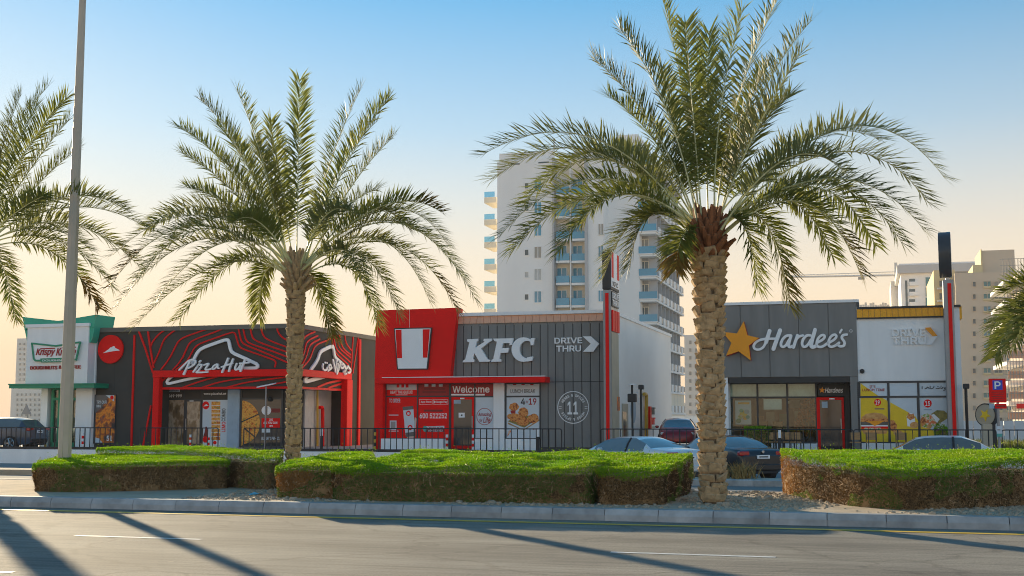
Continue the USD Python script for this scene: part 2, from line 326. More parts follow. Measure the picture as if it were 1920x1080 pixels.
def strokes(parent, name, lines, t, proud, m, w, depth=.05, smooth=2, label=None):
    g = []
    for ln in lines:
        ww = w
        if isinstance(ln[0], (int, float)): ww, ln = ln[0], ln[1]
        q = [fp(x, y, t) for x, y in smooth_line(ln, smooth)]
        g.append(LineString(q).buffer(ww / 2, quad_segs=3) if len(q) > 1 else Point(q[0]).buffer(ww / 2))
    g = unary_union(g).simplify(.006)
    return part(parent, name, MB().ext(g, depth, lambda v: np.column_stack([v[:, 0], t - proud - v[:, 2], v[:, 1]])).mesh(), m, label=label)
def text(parent, name, s, x0, y0, x1, y1, t, proud, m, bold=True, depth=.003, ital=0.0, rot=0, label=None):
    """Lettering filling the photo rectangle on plane t."""
    v = meshkit.text_mesh(s, .5, .01, bold); vv = np.array(v.vertices); f = np.array(v.faces)
    vv[:, 0] += vv[:, 1] * ital
    if rot == 90: vv[:, :2] = np.column_stack([-vv[:, 1], vv[:, 0]])
    lo, hi = vv.min(0), vv.max(0); s0, s1, z0, z1 = rect(x0, y0, x1, y1, t)
    u = (vv - lo) / np.maximum(hi - lo, 1e-9)
    w = np.column_stack([s0 + u[:, 0] * (s1 - s0), t - proud - u[:, 2] * depth, z0 + u[:, 1] * (z1 - z0)])
    return part(parent, name, (w, f), m, label=label)
def ell(cx, cy, rx, ry, n=28, rot=0.0, a0=0, a1=2 * math.pi):
    an = np.linspace(a0, a1, n, endpoint=a1 < 6.2); c, s = math.cos(rot), math.sin(rot)
    return [(cx + rx * math.cos(a) * c - ry * math.sin(a) * s, cy + rx * math.cos(a) * s + ry * math.sin(a) * c) for a in an]
def frame(parent, name, x0, y0, x1, y1, xs, ys, t, w=.06, proud=.06, m='frame_dark'):
    """A window frame: outer bars, mullions at xs and transoms at ys (photo pixels)."""
    s0, s1, z0, z1 = rect(x0, y0, x1, y1, t); mb = MB(); h = w / 2
    for s in [s0] + [fp(x, (y0 + y1) / 2, t)[0] for x in xs] + [s1]: mb.box(s - h, s + h, t - proud, t, z0, z1)
    for z in [z0] + [fp((x0 + x1) / 2, y, t)[1] for y in ys] + [z1]: mb.box(s0 + h, s1 - h, t - proud + .004, t, z - h, z + h)
    return part(parent, name, mb.mesh(), m)
def base_of(px, t=T_FACE): return (fp(px, 843, t)[0], t, Z_PLOT)

# ---------------------------------------------------------------- fried chicken restaurant
T = T_FACE
k = thing('fried_chicken_restaurant', 'red and grey restaurant with large white capital letters and bucket shaped sign', 'restaurant', base_of(920))
sK0, sK1 = fp(712, 800, T)[0], fp(1146, 700, T)[0]
zRoof = fp(1000, 588, T)[1]
part(k, 'wall', B(sK0 + .3, sK1, T, T + 17, Z_PLOT, zRoof - .05), 'white_wall_warm')
part(k, 'roof_coping', B(sK0 + 3, sK1 + .06, T - .12, T + 17.1, zRoof - .05, zRoof + .1), 'white_paint')
# panels
xs = [843, 855.7, 869.6, 885, 900.6, 916.5, 932.8, 948.2, 964.5, 980.7, 997.3, 1013.6, 1028, 1042, 1058, 1074.8, 1091, 1107.6, 1124.6, 1134]
part(k, 'panel_backing', B(fp(843, 650, T)[0], sK1 - .02, T - .02, T, Z_PLOT, zRoof - .5), 'joint_dark')
for i, (a, b) in enumerate(zip(xs[:-1], xs[1:])):
    g = .016; sa, sb = fp(a, 650, T)[0] + g, fp(b, 650, T)[0] - g
    zt = fp(1000, 605, T)[1]; zm = fp(1000, 716.5, T)[1]
    part(k, 'cladding_panel', B(sa, sb, T - .06, T - .02, zm + .012, zt, ch=.006), ('panel_grey', 'panel_grey_b')[i % 3 == 1])
    if a >= 1013: part(k, 'cladding_panel', B(sa, sb, T - .06, T - .02, Z_PLOT + .15, zm - .012, ch=.006), ('panel_grey', 'panel_grey_b')[i % 3 == 2])
part(k, 'plinth', B(fp(1013, 700, T)[0], sK1 - .05, T - .07, T - .02, Z_PLOT, Z_PLOT + .148), 'frame_dark')
# copper strip
s0, s1 = fp(857, 600, T)[0], fp(1132, 600, T)[0]; nC = 21
for i in range(nC):
    a, b = s0 + (s1 - s0) * i / nC + .008, s0 + (s1 - s0) * (i + 1) / nC - .008; z1, z0 = zRoof - .06, fp(1000, 605, T)[1] + .01
    mb = MB().add([(a, T - .12, z0), (b, T - .12, z0), (b, T - .02, z1), (a, T - .02, z1), (a, T, z0), (b, T, z0), (b, T, z1), (a, T, z1)], [(0, 1, 2, 3), (4, 7, 6, 5), (0, 4, 5, 1), (3, 2, 6, 7), (0, 3, 7, 4), (1, 5, 6, 2)])
    part(k, 'copper_panel', mb.mesh(), 'copper_panel')
# red tower
TR = T - .45
sh = [fp(x, y, TR) for x, y in [(702, 707), (706.5, 582), (857, 577), (844, 707)]]
part(k, 'red_tower', MB().ext(Polygon(sh), .85, lambda v: np.column_stack([v[:, 0], TR + v[:, 2], v[:, 1]])).mesh(), 'sign_red')
mb = MB(); sx = fp(767, 640, TR)[0]; mb.box(sx - .008, sx + .008, TR - .004, TR, fp(767, 614, TR)[1], fp(767, 580, TR)[1]); part(k, 'panel_joint', mb.mesh(), 'white_paint')
part(k, 'red_pier', B(*[fp(x, 800, TR)[0] for x in (701.5, 717)], TR, T + .5, Z_PLOT, fp(710, 707, TR)[1]), 'sign_red')
slab(k, 'canopy', 702, 707.5, 1022, 718, T - .9, 0, 'sign_red', back=.95, ch=.02)
slab(k, 'canopy_lip', 716, 705.8, 1021, 707.2, T - .91, 0, 'white_sign', back=.3)
# bucket sign (frame, stripes)

sg = shape(k, 'bucket_sign', [(740, 615.5), (811, 614), (803, 693), (746, 693.5)], TR, .10, 'black_print')
shape(sg, 'sign_face', [(742, 617.5), (809, 616.2), (801.3, 691), (748, 691.5)], TR, .115, 'white_sign')
shape(sg, 'red_stripe', [(743.5, 619), (754.5, 618.8), (755.5, 671.5), (746.5, 671.8)], TR, .125, 'sign_red')
shape(sg, 'red_stripe', [(794.5, 617.8), (807.5, 617.5), (803, 670.8), (795, 671)], TR, .125, 'sign_red')
# big letters
TS = T - .06
def zk(p): return zz(p, 6.62, 850, 610)
shape(k, 'letter_k', zk([(185, 175), (322, 170), (316, 195), (300, 205), (285, 280), (400, 205), (385, 195), (392, 170), (492, 168), (486, 195), (462, 205), (355, 290), (440, 425), (468, 430), (460, 452), (335, 455), (272, 345), (256, 420), (275, 430), (268, 458), (128, 460), (138, 435), (160, 425), (212, 215), (183, 200)]), TS, .16, 'white_sign')
shape(k, 'letter_f', zk([(508, 168), (754, 162), (738, 246), (706, 250), (712, 222), (630, 224), (612, 285), (700, 282), (688, 340), (597, 345), (582, 415), (607, 430), (600, 453), (480, 455), (488, 430), (508, 420), (552, 205), (520, 196)]), TS, .16, 'white_sign')
o_, i_ = Polygon(ell(882, 303, 148, 152)), Polygon(ell(925, 302, 92, 108))
c_ = o_.difference(i_).difference(Polygon([(930, 248), (1100, 240), (1100, 395), (935, 395)])).difference(sbox(1000, 100, 1200, 600))
c_ = unary_union([c_, Polygon([(962, 190), (975, 162), (1020, 160), (1003, 248), (972, 250)]), Polygon([(925, 400), (998, 388), (990, 440), (920, 452)])])
c_ = max(getattr(c_, 'geoms', [c_]), key=lambda g: g.area)
shape(k, 'letter_c', zk(list(c_.exterior.coords)[:-1]), TS, .16, 'white_sign')
text(k, 'drive_lettering', 'DRIVE', 1040, 633, 1092, 644, TS, .0, 'white_sign', depth=.06)
text(k, 'thru_lettering', 'THRU', 1043.5, 648, 1090, 659.5, TS, .0, 'white_sign', depth=.06)
shape(k, 'arrow_sign', zk([(1612, 138), (1712, 138), (1816, 230), (1742, 330), (1615, 330), (1712, 230)]), TS, .12, 'white_sign')
# herb badge
c0 = fp(1074.7, 763.8, TS); rb = (fp(1104, 763, TS)[0] - fp(1045, 763, TS)[0]) / 2
put = lambda v: np.column_stack([c0[0] + v[:, 0], TS - .002 - v[:, 2], c0[1] + v[:, 1]])
bd = part(k, 'round_badge', MB().ext(Point(0, 0).buffer(rb, 24).difference(Point(0, 0).buffer(rb - .03, 24)), .012, put).mesh(), 'white_sign')
text(bd, 'number_11', '11', 1064, 753, 1084, 777, TS, .002, 'white_sign', depth=.012)
for sgn, word in ((1, 'HERBS & SPICES'), (-1, 'HERBS & SPICES')):
    mb = MB(); n = len(word)
    for i, ch_ in enumerate(word):
        if ch_ == ' ': continue
        m_ = meshkit.text_mesh(ch_, .11, .012, True); v = np.array(m_.vertices); v[:, 0] -= (v[:, 0].min() + v[:, 0].max()) / 2; v[:, 0] *= .8
        an = math.radians(62 - i * 124 / (n - 1)); r = rb * .74
        c, s_ = math.cos(-an), math.sin(-an); x, y = v[:, 0], v[:, 1] + r - .05
        xr, yr = x * math.cos(an) - y * math.sin(an), x * math.sin(an) + y * math.cos(an)
        mb.add(put(np.column_stack([xr * sgn, yr * sgn, v[:, 2]])), m_.faces)
    part(bd, 'badge_lettering', mb.mesh(), 'white_sign')
for sg_ in (-1, 1): part(bd, 'badge_bars', MB().ext(unary_union([sbox(sg_ * rb * .82 - .06, .03, sg_ * rb * .82 + .06, .05), sbox(sg_ * rb * .82 - .06, -.05, sg_ * rb * .82 + .06, -.03)]), .012, put).mesh(), 'white_sign')
# shopfront
TG = T - .08
slab(k, 'shopfront_backing', 719, 718, 1013, 843, T, .05, 'frame_dark')
def pane(parent, name, x0, y0, x1, y1, m, t=None, label=None): return slab(parent, name, x0, y0, x1, y1, (t or T) - .05, .02, m, label=label)
p1 = pane(k, 'window_print', 724, 719.5, 782, 742, 'sign_red'); p2 = pane(k, 'window_print', 784, 719.5, 842, 742, 'maroon_print'); p3 = pane(k, 'window_print', 845, 719.5, 925, 742.5, 'maroon_print')
p4 = pane(k, 'window_print', 724, 744.5, 782, 822, 'sign_red'); p5 = pane(k, 'window_print', 784, 744.5, 842, 822, 'sign_red'); p6 = pane(k, 'window_print', 891.5, 745, 925, 822, 'pale_print')
TP = T - .07
def pr(parent, name, pts, m, lift=.004, **kw): return shape(parent, name, pts, TP, lift, m, **kw)
def rc(x0, y0, x1, y1): return [(x0, y0), (x1, y0), (x1, y1), (x0, y1)]
pr(p1, 'white_band', rc(725, 721, 781, 731), 'pale_print')
for x in (744, 752.5, 761): pr(p1, 'red_square', rc(x, 721, x + 5, 726.5), 'sign_red', .008)
text(p1, 'lettering', 'BEAT THE QUEUE!', 732, 732.5, 774, 738.5, TP, .004, 'white_sign')
pr(p1, 'rule', rc(742, 740, 764, 740.8), 'white_sign')
for x in (796, 809.5, 823): pr(p2, 'white_square', rc(x, 720, x + 7, 725), 'pale_print')
pr(p2, 'dark_band', rc(795, 727, 834, 731), 'dark_red_print'); pr(p2, 'dark_band', rc(792, 733, 836, 737), 'dark_red_print')
text(p3, 'lettering', 'Welcome', 848.5, 723.5, 918, 736.5, TP, .004, 'white_sign')
pr(p3, 'white_band', rc(845, 738.6, 909, 741.6), 'white_sign')
text(p4, 'lettering', 'TO ORDER', 730, 747.5, 750.5, 755, TP, .004, 'pale_print')
pr(p4, 'white_card', rc(731, 788.5, 743.5, 806), 'pale_print'); pr(p4, 'grey_square', rc(733, 790.5, 741.5, 803), 'grey_metal', .008)
for y in (777.5, 807.5): pr(p4, 'caption_bar', rc(729, y, 747, y + 1.6), 'pale_print')
pr(p4, 'printed_hand', [(753, 783), (757, 783), (760, 815), (764, 821), (778, 821), (781, 785), (778, 782), (776, 800), (760, 800)], 'skin_print')
ph = pr(p4, 'printed_phone', [(755, 763), (774.5, 761), (779.5, 817), (761, 819.5)], 'phone_grey', .008)
pr(ph, 'phone_screen', [(756, 769.5), (775.3, 767.3), (778.3, 809.5), (760, 811.5)], 'pale_print', .012)
for cx, cy in ((766, 775), (769.2, 801.5)):
    pr(ph, 'screen_disc', ell(cx, cy, 4.6, 5.0), 'sign_red', .016); pr(ph, 'screen_disc_centre', ell(cx, cy + .3, 2.4, 2.6, 12), 'pale_print', .020)
for x0, x1 in ((786, 810.5), (812.5, 840)):
    pr(p5, 'badge_outline', [(x0, 749), (x1, 749), (x1, 758), (x0, 758)], 'white_sign', w=.015, closed=True)
text(p5, 'badge_lettering', 'App Store', 789, 751.5, 809, 756, TP, .004, 'white_sign'); text(p5, 'badge_lettering', 'Google Play', 818, 751.5, 838.5, 756.5, TP, .004, 'white_sign')
pr(p5, 'play_mark', [(814, 751), (817.5, 753.6), (814, 756.3)], 'white_sign')
pr(p5, 'dark_band', rc(795, 768, 830, 772), 'dark_red_print')
text(p5, 'phone_number', '600 522252', 787, 774.5, 838, 784.5, TP, .004, 'white_sign')
pr(p5, 'white_label', [(796, 799), (833, 798.5), (833, 804), (796, 804.5)], 'pale_print'); pr(p5, 'dark_label', rc(796, 804.6, 832, 810), 'dark_red_print'); pr(p5, 'teal_mark', ell(797, 804, 4.2, 5.6, 14), 'teal_print', .008)
text(p5, 'label_lettering', 'ORDER NOW', 802, 800, 831, 803.6, TP, .006, 'maroon_print'); text(p5, 'label_lettering', '600522252', 803, 805.6, 830, 809.2, TP, .006, 'pale_print')
c6 = (908.5, 781)
pr(p6, 'emblem_ring', ell(*c6, 14.5, 15.5), 'maroon_print', w=.025, closed=True)
text(p6, 'lettering', 'Amazing', 896.5, 773.5, 921, 782, TP, .004, 'maroon_print', ital=.25); text(p6, 'lettering', 'Life', 906, 782, 919.5, 793, TP, .004, 'maroon_print', ital=.25); text(p6, 'lettering', 'for', 899, 785, 904.5, 791, TP, .004, 'maroon_print', ital=.25)
frame(k, 'window_frame', 723, 719, 842.8, 822.5, [783], [743.3], TP, .05, .03); frame(k, 'window_frame', 844.2, 719, 926, 822.5, [890.2], [743.6], TP, .05, .03)
part(k, 'lower_wall', B(*rect(891, 823, 926, 843, T)[:2], T - .1, T - .05, Z_PLOT, rect(891, 823, 926, 843, T)[3]), 'white_paint')
part(k, 'white_pier', B(*rect(926.5, 718, 947, 843, T)[:2], T - .14, T - .05, Z_PLOT, rect(926.5, 718, 947, 843, T)[3]), 'white_paint')
part(k, 'lower_wall', B(*rect(949, 823, 1012.8, 843, T)[:2], T - .1, T - .05, Z_PLOT, rect(948, 823, 1013, 843, T)[3]), 'white_paint')
d = slab(k, 'door', 846.5, 744.5, 889, 841, TP, .03, 'sign_red', label='red framed glass entrance door')
slab(d, 'door_glass', 850.5, 749, 884.5, 835.5, TP - .03, .008, 'glass_dark'); slab(d, 'door_notice', 860, 774, 871.5, 783, TP - .038, .004, 'white_sign'); slab(d, 'notice_mark', 864.5, 777, 867, 780, TP - .042, .004, 'black_print')
slab(d, 'door_closer', 863, 746, 871, 748.3, TP - .03, .03, 'white_sign'); slab(d, 'handle', 885.2, 780, 886.4, 805, TP - .03, .05, 'steel')
slab(d, 'blue_reflective_label', 851, 750, 864, 757, TP - .038, .003, 'blue_brick')
p7 = pane(k, 'window_print', 950, 719.5, 1011.5, 742, 'pale_print'); p8 = pane(k, 'window_print', 950, 744.8, 1011.5, 821.5, 'pale_print')
for x in (961.5, 977.5, 994): pr(p7, 'red_square', rc(x, 719.6, x + 6.5, 722), 'maroon_print')
text(p7, 'lettering', 'LUNCH BREAK', 957.5, 729.5, 1003.5, 737, TP, .004, 'black_print', bold=False)
text(p8, 'number_4', '4', 976.5, 747, 984.8, 759, TP, .004, 'black_print'); text(p8, 'number_19', '19', 991.5, 746.5, 1005.8, 759, TP, .004, 'maroon_print'); text(p8, 'small_word', 'for', 986, 751, 990.5, 756, TP, .004, 'maroon_print', bold=False)
pr(p8, 'serving_board', [(953, 792), (981, 806), (1011, 786), (1011.3, 789), (983, 806.5), (975, 804.5), (952, 795)], 'timber', .006)
pr(p8, 'serving_board_top', [(952, 790), (975, 776), (1010, 784), (983, 802)], 'wrap_print', .005)
for j, (cx, cy, rx, ry) in enumerate([(964, 763, 9, 7.5), (981.5, 773, 9.5, 9.5), (966, 783, 10, 8.5), (1000, 785, 10.5, 9), (981, 790, 12, 9), (956, 781, 5, 5)]):
    rr = random.Random(j); pts = [(cx + rx * math.cos(a) * rr.uniform(.88, 1.1), cy + ry * math.sin(a) * rr.uniform(.88, 1.1)) for a in np.linspace(0, 6.28, 18, endpoint=False)]
    pr(p8, 'fried_chicken_print', pts, 'fried_print', .008 + .003 * j)
pr(p8, 'sauce_pot_print', [(957, 770), (967, 769), (966, 775), (959, 776)], 'maroon_print', .009)
pr(p8, 'green_mark', [(953, 809), (959, 805), (958, 810), (951, 819)], 'salad_print'); text(p8, 'small_word', '4+4', 999, 802.5, 1007.5, 806.5, TP, .004, 'maroon_print', bold=False)
frame(k, 'window_frame', 948.8, 719, 1012.8, 822.5, [], [743.5], TP, .05, .03)
# right side wall details (plane s = sK1)
def side(parent, name, x0, y0, x1, y1, s, proud, m, label=None):
    xm = (x0 + x1) / 2; t0, t1 = sp(x0, y1, s)[0], sp(x1, y1, s)[0]; z0, z1 = sp(xm, y1, s)[1], sp(xm, y0, s)[1]
    return part(parent, name, B(s, s + proud, t0, t1, max(z0, Z_PLOT), z1), m, label=label)
side(k, 'side_door', 1166.5, 757, 1177, 846, sK1, .04, 'sun_beige'); side(k, 'side_door_glass', 1168, 772, 1175, 836, sK1 + .04, .01, 'photo_brown')
cst = sp(1187, 769, sK1); mbx = MB().ext(Point(cst).buffer(.62, 16), .03, on_side(sK1)); part(k, 'round_blue_sign', mbx.mesh(), 'blue_brick')
P = [np.array([sK1 + .12, *sp(x, y, sK1)]) for x, y in ((1203, 739), (1206.5, 739), (1207.5, 742), (1207.5, 846))]
part(k, 'yellow_pipe', MB().tube(P, .09, 8).mesh(), 'pipe_yellow')
side(k, 'red_panel', 1210.5, 762, 1213, 804, sK1, .25, 'sign_red')
for j, (y, m_) in enumerate(((764, 'black_print'), (783, 'sign_red'))):
    for i in range(4):
        x = 1215.3 + i * 3.2; hh = 13
        side(k, 'wall_letter_mark', x, y, x + .9, y + hh, sK1, .05, m_); side(k, 'wall_letter_mark', x + .9, y + (2, 9, 5, 0)[i], x + 2.3, y + (4.5, 12, 7.5, 2.5)[i], sK1, .05, m_)
side(k, 'wall_letter_mark', 1215.5, 799.5, 1228, 802, sK1, .05, 'teal_print')
side(k, 'wall_poster', 1157, 744, 1161.5, 770, sK1 + 1.3, .02, 'orange_grill')

# its pylon
def pylon(name, label, xl, xr, ytop, t, stripe, dside):
    s0, s1 = fp(xl, 700, t)[0], fp(xr, 700, t)[0]; zt = fp((xl + xr) / 2, ytop, t)[1]
    p = thing(name, label, 'pylon sign', ((s0 + s1) / 2, t, Z_PLOT)); part(p, 'post', B(s0, s1, t, t + dside, Z_PLOT, zt, ch=.015), 'grey_metal')
    a, b = fp(stripe[0], 700, t)[0], fp(stripe[1], 700, t)[0]; part(p, 'red_stripe', B(a, b, t - .03, t - .002, Z_PLOT + .02, zt - .15), 'sign_red')
    part(p, 'base_plate', B(s0 - .1, s1 + .1, t - .1, t + dside + .1, Z_PLOT, Z_PLOT + .03), 'frame_dark')
    return p, s0, s1, zt
tp = T - 1.2
p, s0, s1, zt = pylon('pylon_sign', 'slim grey pylon with red stripe at the right corner of the red restaurant', 1131.5, 1146.5, 543, tp, (1136, 1142.3), 1.55)
zs = fp(1140, 472, tp)[1]
part(p, 'sign_box', B(s0 - .02, s1 + .02, tp - .05, tp + 1.75, zt + .012, zs, ch=.03), 'black_print')
def ps(name, y0, y1, f0, f1, m, lift):
    z0, z1 = sp(1153, y1, s1)[1], sp(1153, y0, s1)[1]; L = 1.55; part(p, name, B(s1 + .02, s1 + .02 + lift, tp + f0 * L, tp + f1 * L, z0, z1), m)
ps('sign_face', 476, 541, .0, 1.08, 'white_sign', .02); ps('face_red_stripe', 477, 524, .02, .28, 'sign_red', .03); ps('face_red_stripe', 477, 524, .80, 1.06, 'sign_red', .03)
def ps_text(name, w, y0, y1, f0, f1, m, lift):
    v = meshkit.text_mesh(w, .5, .01, True); vv = np.array(v.vertices); lo, hi = vv.min(0), vv.max(0); u = (vv - lo) / (hi - lo); z0, z1 = sp(1153, y1, s1)[1], sp(1153, y0, s1)[1]; L = 1.55
    part(p, name, (np.column_stack([s1 + .02 + lift + u[:, 2] * .01, tp + (f0 + (f1 - f0) * u[:, 0]) * L, z0 + u[:, 1] * (z1 - z0)]), np.array(v.faces)), m)
ps_text('face_lettering', 'KFC', 530, 539, .15, .9, 'black_print', .021)
ps('board', 549, 577, .05, 1.0, 'black_print', .02); ps_text('board_lettering', 'DRIVE', 551, 562, .1, .95, 'white_sign', .021); ps_text('board_lettering', 'THRU', 564, 575, .1, .95, 'white_sign', .021)
for i in range(3): ps('red_bar', 584, 623, .02 + .34 * i, .30 + .34 * i, 'sign_red', .06)
ps('bronze_panel', 626, 842, .02, 1.0, 'sun_beige', -.012)

# ---------------------------------------------------------------- burger restaurant
h = thing('burger_restaurant', 'grey and white restaurant with orange star and white script lettering', 'restaurant', base_of(1500))
sL, sM, sR = fp(1340, 700, T)[0], fp(1607, 640, T)[0], fp(1801, 640, T)[0]
zT, zS = fp(1480, 569, T)[1], fp(1480, 707, T)[1]; zW = fp(1690, 577, T)[1]
part(h, 'upper_wall', B(sL, sM, T, T + 12, zS, zT - .02), 'panel_grey'); part(h, 'roof_coping', B(sL - .03, sM + .12, T - .1, T + 12, zT - .02, zT + .1), 'white_paint')
jx = [1340, 1389, 1443, 1498, 1554, 1607]
for a, b in zip(jx[:-1], jx[1:]): part(h, 'cladding_panel', B(fp(a, 640, T)[0] + .012, fp(b, 640, T)[0] - .012, T - .05, T - .002, zS + .01, zT - .03, ch=.006), 'panel_grey')
part(h, 'grey_pier', B(fp(1596, 780, T)[0], sM, T - .05, T + 1.2, Z_PLOT, zS), 'panel_grey'); part(h, 'left_pier', B(sL, fp(1366, 780, T)[0], T, T + 1.0, Z_PLOT, zS), 'white_paint')
part(h, 'soffit', B(fp(1366, 710, T)[0], fp(1596, 710, T)[0], T - .03, T + .95, fp(1480, 717.5, T)[1], zS - .004), 'black_print')
part(h, 'floor_slab', B(sL + .1, sM, T + .9, T + 8, Z_PLOT, Z_PLOT + .05), 'interior_floor'); part(h, 'back_wall', B(sL + .1, sM, T + 6, T + 12, Z_PLOT, zS - .02), 'interior_brown')
part(h, 'ceiling', B(sL + .1, sM - .1, T + 1, T + 6, zS - .25, zS - .03), 'white_paint')
part(h, 'side_wall', B(sL, sL + .12, T + 1, T + 12, Z_PLOT, zS), 'white_paint')
TH2 = T + .9
gl = part(h, 'shop_glass', B(*rect(1367, 719, 1533, 831, TH2)[:2], TH2 - .01, TH2 + .01, rect(1367, 719, 1533, 829, TH2)[2], rect(1367, 719, 1533, 829, TH2)[3]), 'clear_glass')
frame(h, 'window_frame', 1366.5, 718.5, 1532.5, 829.5, [1421, 1476.7], [745], TH2 + .03, .07, .09, 'frame_dark')
part(h, 'low_wall', B(*rect(1366, 829.5, 1533, 846, TH2)[:2], TH2 - .05, TH2 + .15, Z_PLOT, rect(1366, 829.5, 1533, 846, TH2)[3]), 'white_paint')
for a, b in ((1368, 1419.5), (1422.5, 1475.5), (1478.5, 1531)): slab(h, 'paper_blind', a, 720, b, 743.5, TH2 + .06, .004, 'paper_pale')
po = slab(h, 'window_poster', 1379, 751, 1409, 796, TH2 + .06, .006, 'pale_print')
for j, (cx, cy, rr_, m_) in enumerate([(1394, 776, 7, 'yellow_print'), (1388, 782, 5, 'salad_print'), (1400, 772, 5, 'blue_brick'), (1397, 784, 4, 'orange_panel'), (1390, 770, 4, 'green_roof'), (1385, 789, 5, 'green_trim'), (1402, 782, 4, 'teal_print')]): shape(po, 'poster_print', ell(cx, cy, rr_, rr_ * .9, 10), TH2 + .06, .010 + .002 * j, m_)
shape(po, 'poster_print', rc(1384, 754, 1405, 758), TH2 + .06, .010, 'orange_panel')
slab(h, 'notice_sheet', 1432, 748, 1466, 768, TH2 + .12, .004, 'paper_pale')
for x in (1383, 1432, 1460, 1500): slab(h, 'interior_cabinet', x - 9, 790, x + 9, 830, TH2 + 2.5, .6, 'timber')
slab(h, 'interior_menu_board', 1480, 750, 1500, 765, TH2 + 4.6, .05, 'paper_pale')
text(h, 'glass_lettering', "Hardee's", 1446, 817, 1526, 829, TH2 - .02, .004, 'black_print', ital=.3)
tr_ = MB(); rng = np.random.default_rng(5); ct = fp(1517, 828, TH2 + 1.2)
for i in range(500):
    u = rng.random() ** .6; zt_ = ct[1] + .35 + (1 - u) * 1.9; r = .75 * u * rng.uniform(.7, 1); an = rng.uniform(0, 6.28); q = np.array([ct[0] + r * math.cos(an), TH2 + 1.2 + r * math.sin(an), zt_]); d_ = rng.normal(size=3) * .07; e_ = rng.normal(size=3) * .05
    tr_.add([q - d_, q + e_, q + d_], [(0, 1, 2)])
nt = thing('decorated_tree', 'orange decorated cone tree behind the window beside the red door', 'tree', (ct[0], TH2 + 1.2, Z_PLOT + .05)); part(nt, 'foliage', tr_.mesh(), 'tree_orange'); part(nt, 'stem', MB().tube([(ct[0], TH2 + 1.2, Z_PLOT + .05), (ct[0], TH2 + 1.2, Z_PLOT + 2.3)], .04, 6).mesh(), 'timber')
dr = slab(h, 'door', 1533.5, 745, 1585, 848, TH2 + .02, .1, 'sign_red', label='red framed glass entrance door'); part(h, 'door_side_panel', B(*rect(1586, 718, 1596, 848, TH2)[:2], TH2 - .05, TH2 + .1, Z_PLOT, zS - .1), 'black_print')
slab(dr, 'door_glass', 1539.5, 750, 1580, 843, TH2 - .08, .008, 'glass_dark'); slab(dr, 'door_closer', 1555, 746.3, 1565, 749, TH2 - .08, .04, 'white_sign'); slab(dr, 'door_label', 1541, 753, 1552, 765, TH2 - .088, .004, 'blue_brick'); slab(dr, 'handle', 1577, 785, 1578.4, 812, TH2 - .088, .05, 'steel')
for x, y0, y1, m_ in ((1388, 800, 826, 'sign_red'), (1445, 772, 800, 'paper_pale'), (1470, 776, 812, 'teal_print'), (1498, 770, 800, 'paper_pale'), (1425, 780, 815, 'timber')): slab(h, 'interior_poster', x - 8, y0, x + 8, y1, TH2 + 4.5, .05, m_)
for x in (1400, 1440, 1480, 1520): slab(h, 'interior_pendant', x - 2.5, 752, x + 2.5, 757, TH2 + 2.2, .2, 'white_sign')
sb = slab(h, 'door_sign', 1534, 719.5, 1585, 743, TH2 + .02, .06, 'black_print')
def star_pts(cx, cy, R, rot, r=.42): return [(cx + (R if i % 2 == 0 else R * r) * math.sin(rot + i * math.pi / 5), cy - (R if i % 2 == 0 else R * r) * math.cos(rot + i * math.pi / 5)) for i in range(10)]
shape(sb, 'small_star', star_pts(1541.5, 731.5, 6.5, .08), TH2 - .04, .02, 'star_orange'); text(sb, 'sign_lettering', 'Hardees', 1546.5, 727, 1581, 736.5, TH2 - .04, .006, 'white_sign', ital=.3)
# star and script
def zh(p): return zz(p, 7.385, 1350, 590)
TH1 = T - .05
st = shape(h, 'star_sign', zh([(335, 98), (385, 290), (545, 325), (405, 430), (430, 635), (265, 510), (92, 570), (165, 395), (38, 240), (240, 265)]), TH1, .22, 'star_orange', depth=.2)
shape(h, 'star_edge', zh([(340, 100), (395, 295), (550, 330), (412, 436), (437, 640), (270, 518), (98, 580), (172, 400), (44, 250), (246, 272)]), TH1, .14, 'maroon_print', depth=.12)
HL = [[(52, [(690, 225), (640, 385)]), (34, [(645, 370), (615, 440), (570, 480), (515, 490), (468, 465), (470, 415), (520, 365), (600, 338), (690, 335), (780, 335)]), (54, [(835, 218), (742, 478)])],
      [(36, [(985, 290), (920, 290), (860, 350), (840, 425), (870, 455), (920, 430), (960, 350)]), (40, [(985, 295), (945, 430), (965, 455), (1000, 440)])],
      [(42, [(1075, 290), (1018, 455)]), (34, [(1040, 380), (1085, 305), (1150, 290)])],
      [(36, [(1255, 290), (1200, 285), (1145, 350), (1135, 420), (1165, 455), (1215, 430), (1260, 350)]), (50, [(1318, 210), (1255, 430), (1280, 455), (1320, 440)])],
      [(34, [(1345, 390), (1420, 355), (1460, 305), (1430, 275), (1370, 310), (1335, 385), (1345, 440), (1390, 455), (1450, 430), (1490, 395)])],
      [(34, [(1510, 390), (1585, 350), (1620, 300), (1590, 270), (1530, 305), (1497, 380), (1507, 438), (1550, 452), (1610, 425), (1650, 390)])],
      [(30, [(1685, 212), (1662, 250)])],
      [(36, [(1755, 278), (1700, 285), (1680, 325), (1730, 380), (1720, 435), (1660, 445), (1635, 420)])]]
mpx = (fp(1500, 640, T)[0] - fp(1499, 640, T)[0]) / 7.385
for nm, L in zip(('letter_h', 'letter_a', 'letter_r', 'letter_d', 'letter_e', 'letter_e', 'apostrophe', 'letter_s'), HL):
    strokes(h, nm, [(w * mpx, zh(l)) for w, l in L], TH1, 0, 'white_sign', .1, depth=.15)
cst = fp(1595.5, 620.5, TH1); part(h, 'registered_mark', MB().ext(Point(cst).buffer(.06).difference(Point(cst).buffer(.045)), .02, on_front(TH1)).mesh(), 'white_sign')
